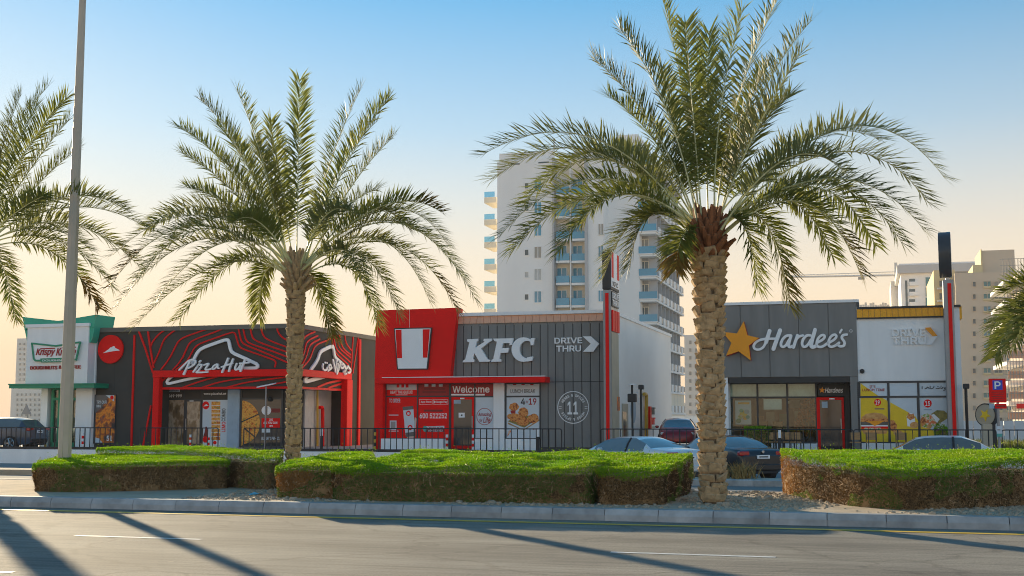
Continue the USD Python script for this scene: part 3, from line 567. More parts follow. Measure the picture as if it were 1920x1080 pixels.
# white section
part(h, 'white_wall', B(sM, sR, T + .02, T + 12, Z_PLOT, zW - .02), 'white_paint'); part(h, 'side_cap', B(sR - .02, sR + .1, T + .1, T + 12, zW - .5, zW + .02), 'orange_panel')
part(h, 'band_cap', B(sM + .13, sR + .05, T - .1, T + 12, zW - .02, zW + .06), 'black_print')
z0 = fp(1690, 594, T)[1]; nb = 15; sa, se = fp(1608, 640, T)[0], fp(1776, 640, T)[0]
for i in range(nb): part(h, 'orange_panel', B(sa + (se - sa) * i / nb + .006, sa + (se - sa) * (i + 1) / nb - .006, T - .06, T + .02, z0, zW - .03), 'orange_panel')
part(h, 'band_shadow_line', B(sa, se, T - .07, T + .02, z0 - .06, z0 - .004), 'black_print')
def zd(p): return zz(p, 16.0, 1660, 600)
text(h, 'drive_lettering', 'DRIVE', 1673, 616, 1735.5, 630.5, T + .02, .0, 'white_sign', depth=.1); text(h, 'thru_lettering', 'THRU', 1673.5, 632, 1736.5, 646.5, T + .02, .0, 'white_sign', depth=.1)
shape(h, 'arrow_upper', zd([(1180, 240), (1350, 220), (1560, 480), (1420, 490)]), T + .02, .1, 'star_orange'); shape(h, 'arrow_lower', zd([(1420, 495), (1565, 490), (1380, 750), (1230, 745)]), T + .02, .1, 'white_sign')
cm = fp(1616.5, 696, T); part(h, 'camera_dome', (np.array(trimesh.creation.icosphere(1, .1).vertices) + [cm[0], T - .02, cm[1]], trimesh.creation.icosphere(1, .1).faces), 'black_print')
TW = T - .02
slab(h, 'window_backing', 1611, 715, 1780, 831, T + .02, .03, 'frame_dark')
cells = [(1613.5, 1665, 717.5, 742.5), (1668.5, 1721, 717.5, 742.5), (1724.5, 1777.5, 717.5, 742.5), (1613.5, 1665.5, 745.5, 829), (1669, 1721.5, 745.5, 829), (1725, 1778.5, 745.5, 829)]
W = [slab(h, 'window_print', a, c, b, d_, T - .01, .01, 'pale_print') for a, b, c, d_ in cells]
diag = Polygon([(1610, 716), (1645, 741), (1716, 780), (1722, 790), (1780, 826), (1780, 831), (1610, 831)])
for (a, b, c, d_), w in zip(cells, W):
    g = diag.intersection(sbox(a, c, b, d_))
    if not g.is_empty and g.geom_type == 'Polygon' and g.area > 5: shape(w, 'yellow_print', list(g.exterior.coords)[:-1], TW, .005, 'yellow_print')
def hp(w, name, pts, m, lift): shape(w, name, pts, TW, lift, m)
text(W[0], 'lettering', "IT'S", 1630.5, 722.5, 1641.5, 727, TW, .008, 'maroon_print'); text(W[0], 'lettering', 'LUNCH TIME', 1616.5, 728.5, 1659, 733.5, TW, .008, 'maroon_print')
ar = [[(1729, 729), (1729, 725)], [(1734, 729), (1738, 728), (1738, 725), (1742, 728)], [(1744, 729), (1744, 724)], [(1746, 729), (1751, 727), (1751, 724)], [(1755, 728), (1759, 729), (1763, 727), (1766, 729), (1768, 726)], [(1758, 724.5), (1759, 724.5)], [(1764, 724), (1765, 724)], [(1770, 727), (1773, 731), (1769, 732)], [(1772, 727.5), (1777, 727.5)]]
strokes(W[2], 'arabic_lettering', [(.035, l) for l in ar], TW, .004, 'black_print', .03, depth=.004, smooth=1)
for w, cx, cy, r, wd in ((W[3], 1645.5, 754.5, 6.6, '19'), (W[5], 1739.5, 756.5, 7.6, '15')):
    hp(w, 'price_disc', ell(cx, cy, r, r), 'sign_red', .009); text(w, 'price', wd, cx - r * .6, cy - r * .62, cx + r * .6, cy + r * .62, TW, .011, 'white_sign')
hp(W[5], 'caption', rc(1732, 767, 1747, 769), 'blue_brick', .008); hp(W[3], 'caption', rc(1640, 765, 1658, 768), 'timber', .008)
hp(W[3], 'bun_top', [(1614, 790), (1616, 782), (1624, 776), (1640, 773.5), (1654, 775.5), (1663, 782), (1665, 790)], 'bun_print', .009)
hp(W[3], 'patty', rc(1614, 788, 1665, 797), 'interior_brown', .011); hp(W[3], 'chicken', rc(1614, 785, 1665, 791), 'fried_print', .012); hp(W[3], 'cheese', [(1622, 790), (1658, 789), (1650, 794), (1640, 799), (1631, 793)], 'star_orange', .013); hp(W[3], 'mayo', rc(1614, 797, 1665, 799.5), 'white_sign', .012); hp(W[3], 'tomato', rc(1615, 799.5, 1665, 804), 'sign_red', .011); hp(W[3], 'lettuce', rc(1620, 802, 1652, 806.5), 'salad_print', .012); hp(W[3], 'bun_bottom', [(1615, 805), (1665, 805), (1662, 813), (1620, 814)], 'bun_print', .010)
hp(W[4], 'fries_carton', [(1669, 788), (1676, 788), (1682, 797), (1680, 812), (1669, 806)], 'fried_print', .009); hp(W[4], 'small_burger', ell(1684, 812, 9, 5, 14), 'bun_print', .010)
hp(W[4], 'fries_carton', [(1700, 780), (1706, 774), (1714, 776), (1716, 790), (1708, 800), (1701, 799)], 'white_sign', .009); hp(W[4], 'fries', [(1700, 783), (1703, 774), (1708, 777), (1713, 775), (1715, 784), (1707, 788)], 'fried_print', .011); hp(W[4], 'small_burger', ell(1714, 797, 8, 6, 14), 'bun_print', .012)
hp(W[5], 'wrap_body', [(1746, 776), (1757, 769), (1770, 770), (1778, 777), (1778.3, 783), (1768, 790), (1756, 797), (1747, 790)], 'wrap_print', .009); hp(W[5], 'wrap_filling', [(1727, 779), (1738, 775), (1750, 779), (1757, 788), (1754, 797), (1740, 803), (1728, 800)], 'salad_print', .012); hp(W[5], 'wrap_chicken', ell(1731, 790, 5.5, 8, 14), 'fried_print', .014); hp(W[5], 'wrap_paper', [(1746, 778), (1751, 776), (1762, 786), (1757, 793)], 'white_sign', .013); hp(W[5], 'wrap_chicken', ell(1742, 800, 5, 4, 12), 'bun_print', .015)
frame(h, 'window_frame', 1612, 716, 1779.5, 830.5, [1666.7, 1723], [744], T - .015, .08, .035)
part(h, 'low_wall', B(sM + .05, sR - .05, T - .06, T + .02, Z_PLOT, rect(1611, 831, 1780, 846, T)[3]), 'white_paint')
tp2 = T - .9
p, s0, s1, zt = pylon('pylon_sign', 'tall grey pylon with red stripe and dark disc beside the white wall', 1774.5, 1793.5, 524, tp2, (1782.5, 1789.5), .7)
cc = fp(1781, 476, tp2); zc = cc[1]; part(p, 'neck', MB().tube([((s0 + s1) / 2, tp2 + .3, zt - .05), ((s0 + s1) / 2, tp2 + .3, zt + .5)], .09, 8).mesh(), 'steel')
dz = trimesh.creation.cylinder(.93, .46, sections=48); R_ = trimesh.transformations.rotation_matrix(math.pi / 2, [0, 1, 0]); dz.apply_transform(R_); dz.apply_transform(trimesh.transformations.rotation_matrix(math.radians(-4), [0, 0, 1])); dz.apply_translation([(s0 + s1) / 2 - .06, tp2 + .3, zc])
dz2 = trimesh.creation.cylinder(.86, .48, sections=48); dz2.apply_transform(R_); dz2.apply_transform(trimesh.transformations.rotation_matrix(math.radians(-4), [0, 0, 1])); dz2.apply_translation([(s0 + s1) / 2 - .06, tp2 + .3, zc])
o = part(p, 'disc_sign', dz, 'frame_dark', smooth=35); part(o, 'disc_face', dz2, 'grey_metal', smooth=35)
# ---------------------------------------------------------------- hedges
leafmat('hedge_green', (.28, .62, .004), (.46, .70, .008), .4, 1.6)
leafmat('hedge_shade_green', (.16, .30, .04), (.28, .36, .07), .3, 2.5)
leafmat('hedge_brown', (.46, .27, .09), (.62, .34, .10), .25, 2.6, island=.8)
leafmat('hedge_orange', (.92, .40, .05), (.66, .31, .06), .3, 1.8, island=.6)
mat('hedge_core', (.30, .18, .08), .95, .3, scale=4)
def leaf_tris(P, size, rng, up=None, narrow=.45):
    """A small two-triangle leaf (folded) at each point."""
    n = len(P); d = rng.normal(size=(n, 3))
    if up is not None: d = d + up
    d /= np.linalg.norm(d, axis=1, keepdims=True)
    e = np.cross(d, rng.normal(size=(n, 3))); e /= np.linalg.norm(e, axis=1, keepdims=True)
    L = size * rng.uniform(.6, 1.3, (n, 1)); w = L * narrow
    v = np.stack([P - d * L * .5, P + e * w * .5 + d * L * .1, P + d * L * .5, P - e * w * .5 + d * L * .1], 1).reshape(-1, 3)
    i = np.arange(n)[:, None] * 4
    return v, np.vstack([i + [0, 1, 2], i + [0, 2, 3]])
def hedge(label, outline, z0, zt0, zt1, dirn, dens_top, dens_side, side='brown', group=None, seed=1, rough=.03, green_low=0.08, leaf=.036, rnd=.25):
    """outline: world xy ring; the top rises from zt0 at the street side to zt1 at the back along dirn."""
    rng = np.random.default_rng(seed); poly = Polygon(outline).buffer(rnd).buffer(-2 * rnd).buffer(rnd)
    c = np.array(poly.centroid.coords[0]); t = thing('hedge', label, 'hedge', (c[0], c[1], z0), street=False, group=group)
    co = np.array(poly.exterior.coords); dd = co @ dirn; d0, d1 = dd.min(), dd.max()
    def top(P):
        k = np.clip((P[:, :2] @ dirn - d0) / (d1 - d0), 0, 1)
        w = meshkit.fbm(np.column_stack([P[:, :2] * 1.3, np.zeros(len(P))]), 3, seed) - .5
        return zt0 + (zt1 - zt0) * np.sqrt(k) + w * rough * 4
    # core: shrunken prism with a bumpy top
    inner = poly.buffer(-.07)
    m = trimesh.creation.extrude_polygon(inner, 1.0, engine='earcut'); v = np.array(m.vertices); up = v[:, 2] > .5
    v[:, 2] = np.where(up, np.minimum(zt0, zt1) - z0 - .09, 0.0); v[:, :2] -= c
    part(t, 'inner_branches', (v, m.faces), 'hedge_core')
    # points on the top and on the sides
    x0, y0, x1, y1 = poly.bounds; n = int((x1 - x0) * (y1 - y0) * dens_top)
    P = np.column_stack([rng.uniform(x0, x1, n), rng.uniform(y0, y1, n), np.zeros(n)]); P = P[shapely.contains_xy(poly, P[:, 0], P[:, 1])]
    edge = shapely.distance(shapely.points(P[:, :2]), poly.exterior)
    P[:, 2] = top(P) - rng.exponential(.022, len(P)) + np.where(rng.random(len(P)) < .02, rng.exponential(.035, len(P)), 0) - np.where(edge < .12, (.12 - edge) ** 2 * 3.5, 0)
    def mk(P, size, **k):
        v, f = leaf_tris(P, size, rng, **k); v[:, :2] -= c; v[:, 2] -= z0; return v, f
    L = poly.exterior.length; ns = int(L * (zt0 - z0) * dens_side)
    q = rng.uniform(0, L, ns); pts = shapely.get_coordinates(shapely.line_interpolate_point(poly.exterior, q)); p2 = shapely.get_coordinates(shapely.line_interpolate_point(poly.exterior, (q + .02) % L))
    tan = p2 - pts; tan /= np.maximum(np.linalg.norm(tan, axis=1, keepdims=True), 1e-6); out = np.column_stack([tan[:, 1], -tan[:, 0]])
    if Polygon(poly.exterior).exterior.is_ccw is False: out = -out
    h = rng.uniform(0, 1, ns) ** .9; depth = rng.exponential(.016, ns)
    bul = (meshkit.fbm(np.column_stack([pts * 2.2, h * 2.0]), 3, seed + 5) - .5) * .16
    S = np.column_stack([pts + out * (bul - depth - .03 * (1 - h))[:, None], np.zeros(ns)])
    tz = top(S); S[:, 2] = z0 + h * (tz - z0)
    fr = tz - S[:, 2]                                  # distance below the clipped top
    lim = .10 + .07 * meshkit.fbm(np.column_stack([pts * 3.0, np.zeros(ns)]), 2, seed + 9)
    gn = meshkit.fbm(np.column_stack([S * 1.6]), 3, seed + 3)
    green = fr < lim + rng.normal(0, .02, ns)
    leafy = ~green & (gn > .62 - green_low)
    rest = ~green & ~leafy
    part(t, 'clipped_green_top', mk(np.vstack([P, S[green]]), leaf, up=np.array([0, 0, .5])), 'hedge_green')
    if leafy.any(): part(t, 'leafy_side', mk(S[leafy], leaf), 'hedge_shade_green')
    if rest.any():
        p0 = np.array(outline[0]); far = np.linalg.norm(S[:, :2] - p0, axis=1) + rng.normal(0, .35, ns)
        warm = rest & (far < {'orange': 2.6, 'mixed': 2.4}.get(side, 0)); rest = rest & ~warm
        if warm.any(): part(t, 'orange_twiggy_side', mk(S[warm], leaf * 1.25, narrow=.22), 'hedge_orange')
        part(t, 'twiggy_side', mk(S[rest], leaf * 1.25, narrow=.22), 'hedge_brown')
    # bare twigs on the sides
    nt = int(L * 95); tw = MB(); i = rng.choice(ns, nt)
    for k in i:
        a = S[k] - [c[0], c[1], z0]; d = rng.normal(size=3) * [.6, .6, 1]; d /= np.linalg.norm(d); ln = rng.uniform(.08, .22); e = np.cross(d, rng.normal(size=3)); e /= np.linalg.norm(e)
        tw.add([a - d * ln / 2 - e * .0042, a - d * ln / 2 + e * .0042, a + d * ln / 2], [(0, 1, 2)])
    part(t, 'bare_twigs', tw.mesh(), 'twig', kind='stuff')
    return t
mat('twig', (.62, .42, .24), .9, .25, scale=3)
def ring(pix, back, z):      # front line from photo points at height z, back line on the street-parallel at distance back
    f = [gp(x, y, z)[:2] for x, y in pix]
    s = [w2s(p)[0] for p in f]
    return f + [s2w(s[-1], back)[:2], s2w(s[0], back)[:2]]
G_H = 'clipped hedges along the median'
bk = T_MEDEND - .5
hedge('long clipped hedge with green top and twiggy brown front, in front of the lamp post', [gp(58, 922, Z_MED)[:2], gp(150, 923, Z_MED)[:2], gp(300, 920, Z_MED)[:2], gp(505, 913, Z_MED)[:2], gp(520, 866, .85)[:2], gp(330, 851, .85)[:2], gp(120, 851, .85)[:2]], Z_MED, .80, .86, N, 3600, 4600, group=None, seed=2)
hedge('taller domed green hedge behind the long hedge left of the middle palm', [gp(170, 852, .86)[:2], gp(330, 853, .86)[:2], gp(520, 862, .86)[:2], gp(530, 849, .95)[:2], gp(420, 843, .98)[:2], gp(300, 837, 1.02)[:2], gp(200, 840, 1.0)[:2]], Z_MED, .86, 1.06, N, 3000, 3200, seed=3)
hedge('short hedge block with orange brown twigs and green cap, left of the leafy hedge', [gp(512, 934, Z_MED)[:2], gp(640, 936, Z_MED)[:2], gp(700, 934, Z_MED)[:2], gp(700, 846, .95)[:2], gp(620, 852, .9)[:2]], Z_MED, .82, .95, N, 3600, 5200, side='orange', seed=4)
hedge('wide leafy green hedge with soft rounded front, between the two palms', [gp(612, 938, Z_MED)[:2], gp(700, 940, Z_MED)[:2], gp(900, 943, Z_MED)[:2], gp(1108, 946, Z_MED)[:2], s2w(w2s(gp(1108, 946, Z_MED))[0] + .2, bk)[:2], s2w(w2s(gp(650, 938, Z_MED))[0] - .3, bk)[:2]], Z_MED, .80, 1.02, N, 3600, 5200, seed=5, green_low=.30, rough=.05)
hedge('square cut hedge block with brown twiggy face, left of the tall palm trunk', [gp(1112, 946, Z_MED)[:2], gp(1180, 948, Z_MED)[:2], gp(1250, 947, Z_MED)[:2], s2w(w2s(gp(1250, 947, Z_MED))[0] - .1, bk)[:2], s2w(w2s(gp(1112, 946, Z_MED))[0], bk)[:2]], Z_MED, .80, 1.0, N, 3600, 5200, seed=6)
hedge('broad curved hedge with orange brown side and flat green top, right of the tall palm', [gp(1428, 918, Z_MED)[:2], gp(1520, 938, Z_MED)[:2], gp(1610, 951, Z_MED)[:2], gp(1690, 957, Z_MED)[:2], gp(1800, 955, Z_MED)[:2], gp(1920, 949, Z_MED)[:2], gp(2060, 945, Z_MED)[:2], s2w(10.5, bk)[:2], s2w(w2s(gp(1428, 918, Z_MED))[0] + .1, bk)[:2]], Z_MED, .84, 1.12, N, 3600, 5200, side='mixed', seed=7)

# gravel on the median
def gravel(n, seed):
    rng = np.random.default_rng(seed); ico = trimesh.creation.icosahedron(); vs, fs, k = [], [], 0
    U = np.array(ico.vertices); F = np.array(ico.faces)
    S = rng.uniform(-13, 11, n); T = T_KERB + .45 + rng.uniform(0, 1, n) ** .9 * (T_MEDEND - T_KERB - .8)
    keep = meshkit.fbm(np.column_stack([S * .6, T * .6, np.zeros(n)]), 3, 4) + rng.uniform(-.2, .2, n) > .42
    S, T = S[keep], T[keep]; n = len(S)
    r = rng.lognormal(-3.75, .45, n); q = rng.normal(size=(n, 3, 3)); 
    sc = rng.uniform(.6, 1.2, (n, 1, 3)); sc[:, :, 2] *= .6
    v = (U[None] * (1 + .25 * rng.uniform(-1, 1, (n, 12, 1)))) * sc * r[:, None, None]
    an = rng.uniform(0, 6.28, n); ca, sa = np.cos(an)[:, None], np.sin(an)[:, None]
    x = v[..., 0] * ca - v[..., 1] * sa; y = v[..., 0] * sa + v[..., 1] * ca
    v = np.stack([x + S[:, None], y + T[:, None], v[..., 2] + Z_MED + r[:, None] * .15], -1).reshape(-1, 3)
    f = (F[None] + np.arange(n)[:, None, None] * 12).reshape(-1, 3)
    return v, f
tag(part(None, 'gravel', gravel(26000, 11), 'gravel_stone'), 'loose pale gravel over the median soil', 'gravel', kind='stuff')

# ---------------------------------------------------------------- date palms
leafmat('frond_green', (.30, .35, .07), (.42, .43, .11), .45, .8)
leafmat('frond_grey', (.36, .39, .13), (.46, .46, .18), .42, .8)
leafmat('frond_dry', (.62, .30, .05), (.45, .26, .07), .35, 1.5)
mat('rachis', (.66, .64, .34), .5, .2, scale=3)
mat('boot_wood', (.70, .48, .26), .9, .35, scale=9, bump=.6, bscale=50, island=.3)
mat('boot_red', (.40, .15, .055), .85, .35, scale=9, bump=.6, bscale=60, island=.35)
mat('trunk_fibre', (.20, .13, .07), .95, .3, scale=12, bump=.6, bscale=40)
def frond_meshes(P0, Mid, P3, rng, width=.42, pairs=116, start=.2, droopy=0.0, twist=0.0):
    P1 = 2 * Mid - .5 * (P0 + P3); n = 26; t = np.linspace(0, 1, n)[:, None]
    C = (1 - t) ** 2 * P0 + 2 * t * (1 - t) * P1 + t * t * P3
    rad = np.interp(t[:, 0], [0, .12, 1], [.035, .018, .004])
    ra = MB().tube(C, rad, 5, cap=False).mesh()
    u = np.repeat(np.linspace(start, 1.0, pairs), 2) + rng.normal(0, .004, pairs * 2); u = np.clip(u, start, 1.0)[:, None]
    pos = (1 - u) ** 2 * P0 + 2 * u * (1 - u) * P1 + u * u * P3
    T = 2 * (1 - u) * (P1 - P0) + 2 * u * (P3 - P1); T /= np.linalg.norm(T, axis=1, keepdims=True)
    hz = (P3 - P0) * [1, 1, 0]; hz = hz / max(np.linalg.norm(hz), .05); ref = np.cross(hz, [0, 0, 1.0])
    Bv = np.cross(np.cross(T, ref), T); Bv = np.tile(ref, (len(T), 1)) - T * (np.tile(ref, (len(T), 1)) * T).sum(1, keepdims=True); Bv /= np.linalg.norm(Bv, axis=1, keepdims=True)
    Nv = np.cross(Bv, T)
    ct, stw = math.cos(twist), math.sin(twist); Bv, Nv = Bv * ct + Nv * stw, Nv * ct - Bv * stw
    sd = np.tile([1, -1], pairs)[:, None]; uu = (u - start) / (1 - start)
    ln = width * np.interp(uu[:, 0], [0, .12, .4, .75, 1], [.5, .92, 1.0, .92, .72])[:, None] * rng.uniform(.85, 1.12, (pairs * 2, 1))
    al = np.radians(np.interp(uu[:, 0], [0, .5, 1], [64, 54, 40]))[:, None] + rng.normal(0, .10, (pairs * 2, 1))
    be = np.radians(rng.choice([8, 28, 52], (pairs * 2, 1))) + rng.normal(0, .14, (pairs * 2, 1))
    D = np.cos(al) * T + np.sin(al) * (sd * np.cos(be) * Bv + np.sin(be) * Nv)
    D2 = D + np.array([0, 0, -1.0]) * (.12 + droopy) * rng.uniform(.4, 1.4, (pairs * 2, 1)); D2 /= np.linalg.norm(D2, axis=1, keepdims=True)
    W = np.cross(D, Nv); W /= np.linalg.norm(W, axis=1, keepdims=True); w = .0172 * rng.uniform(.8, 1.2, (pairs * 2, 1)) * (ln / width) ** .4
    m = pos + D * ln * .5; e = m + D2 * ln * .5
    v = np.stack([pos + W * w * .5, pos - W * w * .5, m + W * w, m - W * w, e], 1).reshape(-1, 3)
    i = np.arange(pairs * 2)[:, None] * 5
    f = np.vstack([i + [0, 1, 3], i + [0, 3, 2], i + [2, 3, 4]])
    return ra, (v, f)
def palm(label, base, crown_h, r0, r1, fronds, seed, scale=1.0, rows=40, lean=(0, 0), red=True):
    """base: world point; fronds: (mid, tip, kind) world points relative to the crown's heart."""
    rng = np.random.default_rng(seed); t = thing('date_palm', label, 'palm tree', base, street=False)
    H = crown_h; zz = np.linspace(-.1, H, 24); rr = np.interp(zz, [0, .3, H * .6, H * .9, H], [r0 * 1.0, r0 * .97, r0 * .97, r1, r1 * 1.05])
    lx = lambda z: np.column_stack([lean[0] * (z / H) ** 1.5, lean[1] * (z / H) ** 1.5]) if np.ndim(z) else np.array([lean[0] * (max(z, 0) / H) ** 1.5, lean[1] * (max(z, 0) / H) ** 1.5])
    pts = np.column_stack([np.array([lx(float(z)) for z in zz]), zz])
    tr = part(t, 'trunk', MB().tube(pts, rr * .86, 14).mesh(), 'trunk_fibre', smooth=True)
    # cut leaf bases in spiral rows; all but the first 300 are joined
    N_row, cnt = (5 if r0 > .25 else 6), 0; big, rest = [], MB(); z = .02; row = 0
    while z < H - .05:
        step = (H) / rows
        for k in range(N_row):
            an = (k + .382 * row + rng.normal(0, .10)) * 2 * math.pi / N_row
            r = float(np.interp(z, zz, rr)); c = lx(z)
            wd = 2 * math.pi * r / N_row * rng.uniform(1.05, 1.45); hh = step * rng.uniform(1.05, 1.5); pj = r * rng.uniform(.14, .34)
            rad = np.array([math.cos(an), math.sin(an)]); tg = np.array([-rad[1], rad[0]])
            def p(x, y, dz): return [*(c + rad * x + tg * y), z + dz]
            dz = rng.normal(0, .022); tl = rng.normal(0, .025)
            ri = r * .84
            v = [p(ri, -wd * .42, dz), p(ri, wd * .42, dz), p(r + pj * .20, -wd * .44, dz + hh * .35), p(r + pj * .20, wd * .44, dz + hh * .35),
                 p(r + pj, -wd * .36, dz + hh * .86 + tl), p(r + pj, wd * .36, dz + hh * .86 - tl), p(r + pj * .45, -wd * .34, dz + hh * .95 + tl), p(r + pj * .45, wd * .34, dz + hh * .95 - tl), p(ri, -wd * .36, dz + hh * .9), p(ri, wd * .36, dz + hh * .9),
                 p(r + pj * .45, 0, dz + hh * .30), p(r + pj * 1.2, 0, dz + hh * .84)]
            f = [(0, 1, 10), (0, 10, 2), (1, 3, 10), (2, 10, 11), (2, 11, 4), (10, 3, 5), (10, 5, 11), (4, 11, 6), (11, 7, 6), (11, 5, 7), (6, 7, 9), (6, 9, 8), (0, 2, 8), (2, 4, 6), (2, 6, 8), (1, 9, 3), (3, 7, 5), (3, 9, 7)]
            if cnt < 299: part(tr, 'leaf_base', (np.array(v), np.array(f)), 'boot_wood')
            else: rest.add(v, f)
            cnt += 1
        z += step; row += 1
    if rest.n: part(tr, 'upper_leaf_bases', rest.mesh(), 'boot_wood', kind='stuff')
    # swollen crown of frond stubs
    cr = MB(); c = lx(H)
    for k in range(70):
        u = k / 70; an = k * 2.39996; zc = H - .12 + u * .75 * scale; r = r1 * (1.2 + .5 * math.sin(u * 2.6)) * (1 - .45 * u); el = .5 + u * .9
        d = np.array([math.cos(an) * math.cos(el), math.sin(an) * math.cos(el), math.sin(el)]); L = rng.uniform(.2, .42) * scale
        p0 = np.array([c[0] + math.cos(an) * r * .6, c[1] + math.sin(an) * r * .6, zc]); cr.tube([p0, p0 + d * L * .5, p0 + d * L], [.075 * scale, .06 * scale, .03 * scale], 5)
    part(t, 'crown_stubs', cr.mesh(), 'boot_red' if red else 'boot_wood')
    heart = np.array([c[0], c[1], H + .45 * scale])
    for mid, tip, kind in fronds:
        az = math.atan2(tip[1], tip[0]); st = heart + np.array([math.cos(az), math.sin(az), 0]) * .16 * scale + [0, 0, rng.uniform(-.3, .1) * scale]
        ra, lf = frond_meshes(st, heart + mid, heart + tip, rng, width=.57 * scale, droopy=.22 if tip[2] < 0 else .02, twist=rng.normal(0, .25))
        o = part(t, 'frond', lf, {'g': 'frond_green', 'o': 'frond_grey', 'd': 'frond_dry'}[kind[0]])
        part(o, 'midrib', ra, 'rachis')
        if len(kind) > 1:                                   # a dry tip
            dv, df = lf; sel = np.zeros(len(dv), bool); n5 = len(dv) // 5; i0 = int(n5 * .74); sel[i0 * 5:] = True
            part(o, 'dry_tip', (dv[i0 * 5:] + np.array([0, 0, .006]), np.vstack([np.arange(n5 - i0)[:, None] * 5 + q for q in ([0, 1, 3], [0, 3, 2], [2, 3, 4])])), 'frond_dry')
    return t
def from_photo(heart_px, depth, lst, extra, seed, R):
    h = dp(*heart_px, depth); out = []
    for (tx, ty, mx, my, dy, kind) in lst:
        out.append((dp(mx, my, depth + dy * .55) - h, dp(tx, ty, depth + dy) - h, kind))
    rng = np.random.default_rng(seed)
    for k in range(extra):
        an = rng.uniform(0, 6.28); el = rng.uniform(.1, 1.25)
        d = np.array([math.cos(an) * .55, math.sin(an), 0]); d /= np.linalg.norm(d); L = R * rng.uniform(.75, 1.0)
        tip = d * L * math.cos(el) + np.array([0, 0, L * (math.sin(el) - .25)]); mid = tip * .5 + np.array([0, 0, L * .16])
        out.append((mid, tip, 'g' if rng.random() < .6 else 'o'))
    return out
PR = [(905, 290, 1120, 262, -.6, 'o'), (938, 442, 1120, 335, -.9, 'g'), (985, 380, 1140, 300, .9, 'g'), (1132, 520, 1205, 405, .9, 'g'), (1115, 112, 1225, 240, .3, 'g'), (1163, 55, 1255, 220, -.6, 'g'), (1243, 0, 1285, 200, .6, 'g'),
      (1285, 45, 1300, 220, -.5, 'g'), (1240, 130, 1275, 270, 1.4, 'o'), (1330, 60, 1325, 230, 1.2, 'g'), (1392, 20, 1350, 215, -.6, 'g'), (1460, -5, 1380, 200, .5, 'g'), (1520, 40, 1410, 215, .9, 'g'), (1503, 98, 1415, 250, -.6, 'o'), (1440, 120, 1375, 270, 1.2, 'g'),
      (1772, 335, 1580, 240, .6, 'o'), (1650, 262, 1500, 268, 1.6, 'o'), (1735, 435, 1565, 335, -.7, 'o'), (1640, 458, 1520, 350, 1.2, 'g'), (1612, 512, 1500, 378, -.8, 'gd'), (1480, 572, 1428, 410, .4, 'gd'), (1268, 505, 1283, 440, -.6, 'gd'),
      (1130, 300, 1215, 300, 2.6, 'o'), (1590, 330, 1470, 300, -2.4, 'o'), (1090, 420, 1200, 345, 2.2, 'g'), (1530, 400, 1430, 340, 2.4, 'g'), (1030, 330, 1160, 290, 1.8, 'o'), (925, 335, 1115, 285, .7, 'o'), (960, 470, 1130, 362, .2, 'g'), (1050, 470, 1170, 365, -1.4, 'g'), (1740, 380, 1570, 285, .9, 'o'), (1690, 455, 1540, 345, .3, 'g'), (1560, 480, 1470, 372, .9, 'g'), (1180, 500, 1225, 400, .2, 'g'), (1140, 180, 1235, 275, .9, 'g'), (1480, 180, 1400, 280, .5, 'g'), (1420, 540, 1392, 420, -.5, 'g')]
bR = gp(1337, 944, Z_MED); hR = dp(1327, 430, bR[1]); H_R = hR[2] - .45 - Z_MED
palm('tall date palm in front of the grey star-sign restaurant, full trunk visible', bR, H_R, .215, .27, from_photo((1327, 430), bR[1], PR, 0, 21, 3.6), 31, 1.0, rows=36, lean=(hR[0] - bR[0], 0))
PL = [(326, 240, 430, 330, .4, 'g'), (370, 190, 455, 310, -.6, 'g'), (437, 170, 490, 320, .5, 'g'), (345, 355, 440, 400, .8, 'g'), (336, 290, 440, 372, -1.0, 'g'), (500, 230, 520, 350, 1.2, 'g'), (555, 152, 552, 320, .2, 'g'), (670, 168, 610, 315, .5, 'g'), (722, 186, 640, 315, -.5, 'g'), (730, 260, 650, 355, .6, 'g'), (700, 358, 635, 400, 1.2, 'g'),
      (832, 460, 720, 395, .6, 'o'), (885, 565, 735, 420, -.5, 'o'), (850, 585, 730, 460, .6, 'gd'), (820, 400, 700, 392, -1.3, 'gd'), (700, 612, 648, 505, -.6, 'g'), (615, 632, 590, 540, .5, 'gd'), (480, 600, 492, 510, .5, 'g'), (670, 520, 630, 470, -1.6, 'o'),
      (198, 540, 360, 425, -.5, 'od'), (245, 615, 400, 500, .5, 'g'), (205, 480, 370, 405, .8, 'o'), (290, 560, 420, 455, -1.2, 'o'), (270, 430, 400, 395, 1.4, 'o'), (430, 420, 480, 420, -2.0, 'g'), (650, 400, 600, 410, -2.0, 'o'), (470, 270, 505, 370, 1.0, 'g'), (410, 300, 470, 380, -.9, 'g'), (215, 575, 375, 450, .3, 'o'), (330, 600, 440, 490, .4, 'g'), (255, 520, 390, 430, -1.0, 'g'), (300, 470, 420, 410, .2, 'o'), (860, 520, 720, 415, .9, 'g'), (800, 570, 700, 450, -.2, 'o'), (760, 430, 670, 400, .3, 'g'), (740, 590, 665, 480, .8, 'o'), (700, 230, 620, 340, .9, 'g'), (400, 235, 475, 345, .9, 'g')]
bL = np.array([*dp(549, 880, 28.5)[:2], Z_MED]); hL = dp(549, 505, 28.5); H_L = hL[2] - .4 - Z_MED
palm('date palm before the red lined pizza restaurant, foot hidden by hedges', bL, H_L, .155, .18, from_photo((549, 505), 28.5, PL, 0, 22, 3.6), 32, .95, rows=40, red=False)
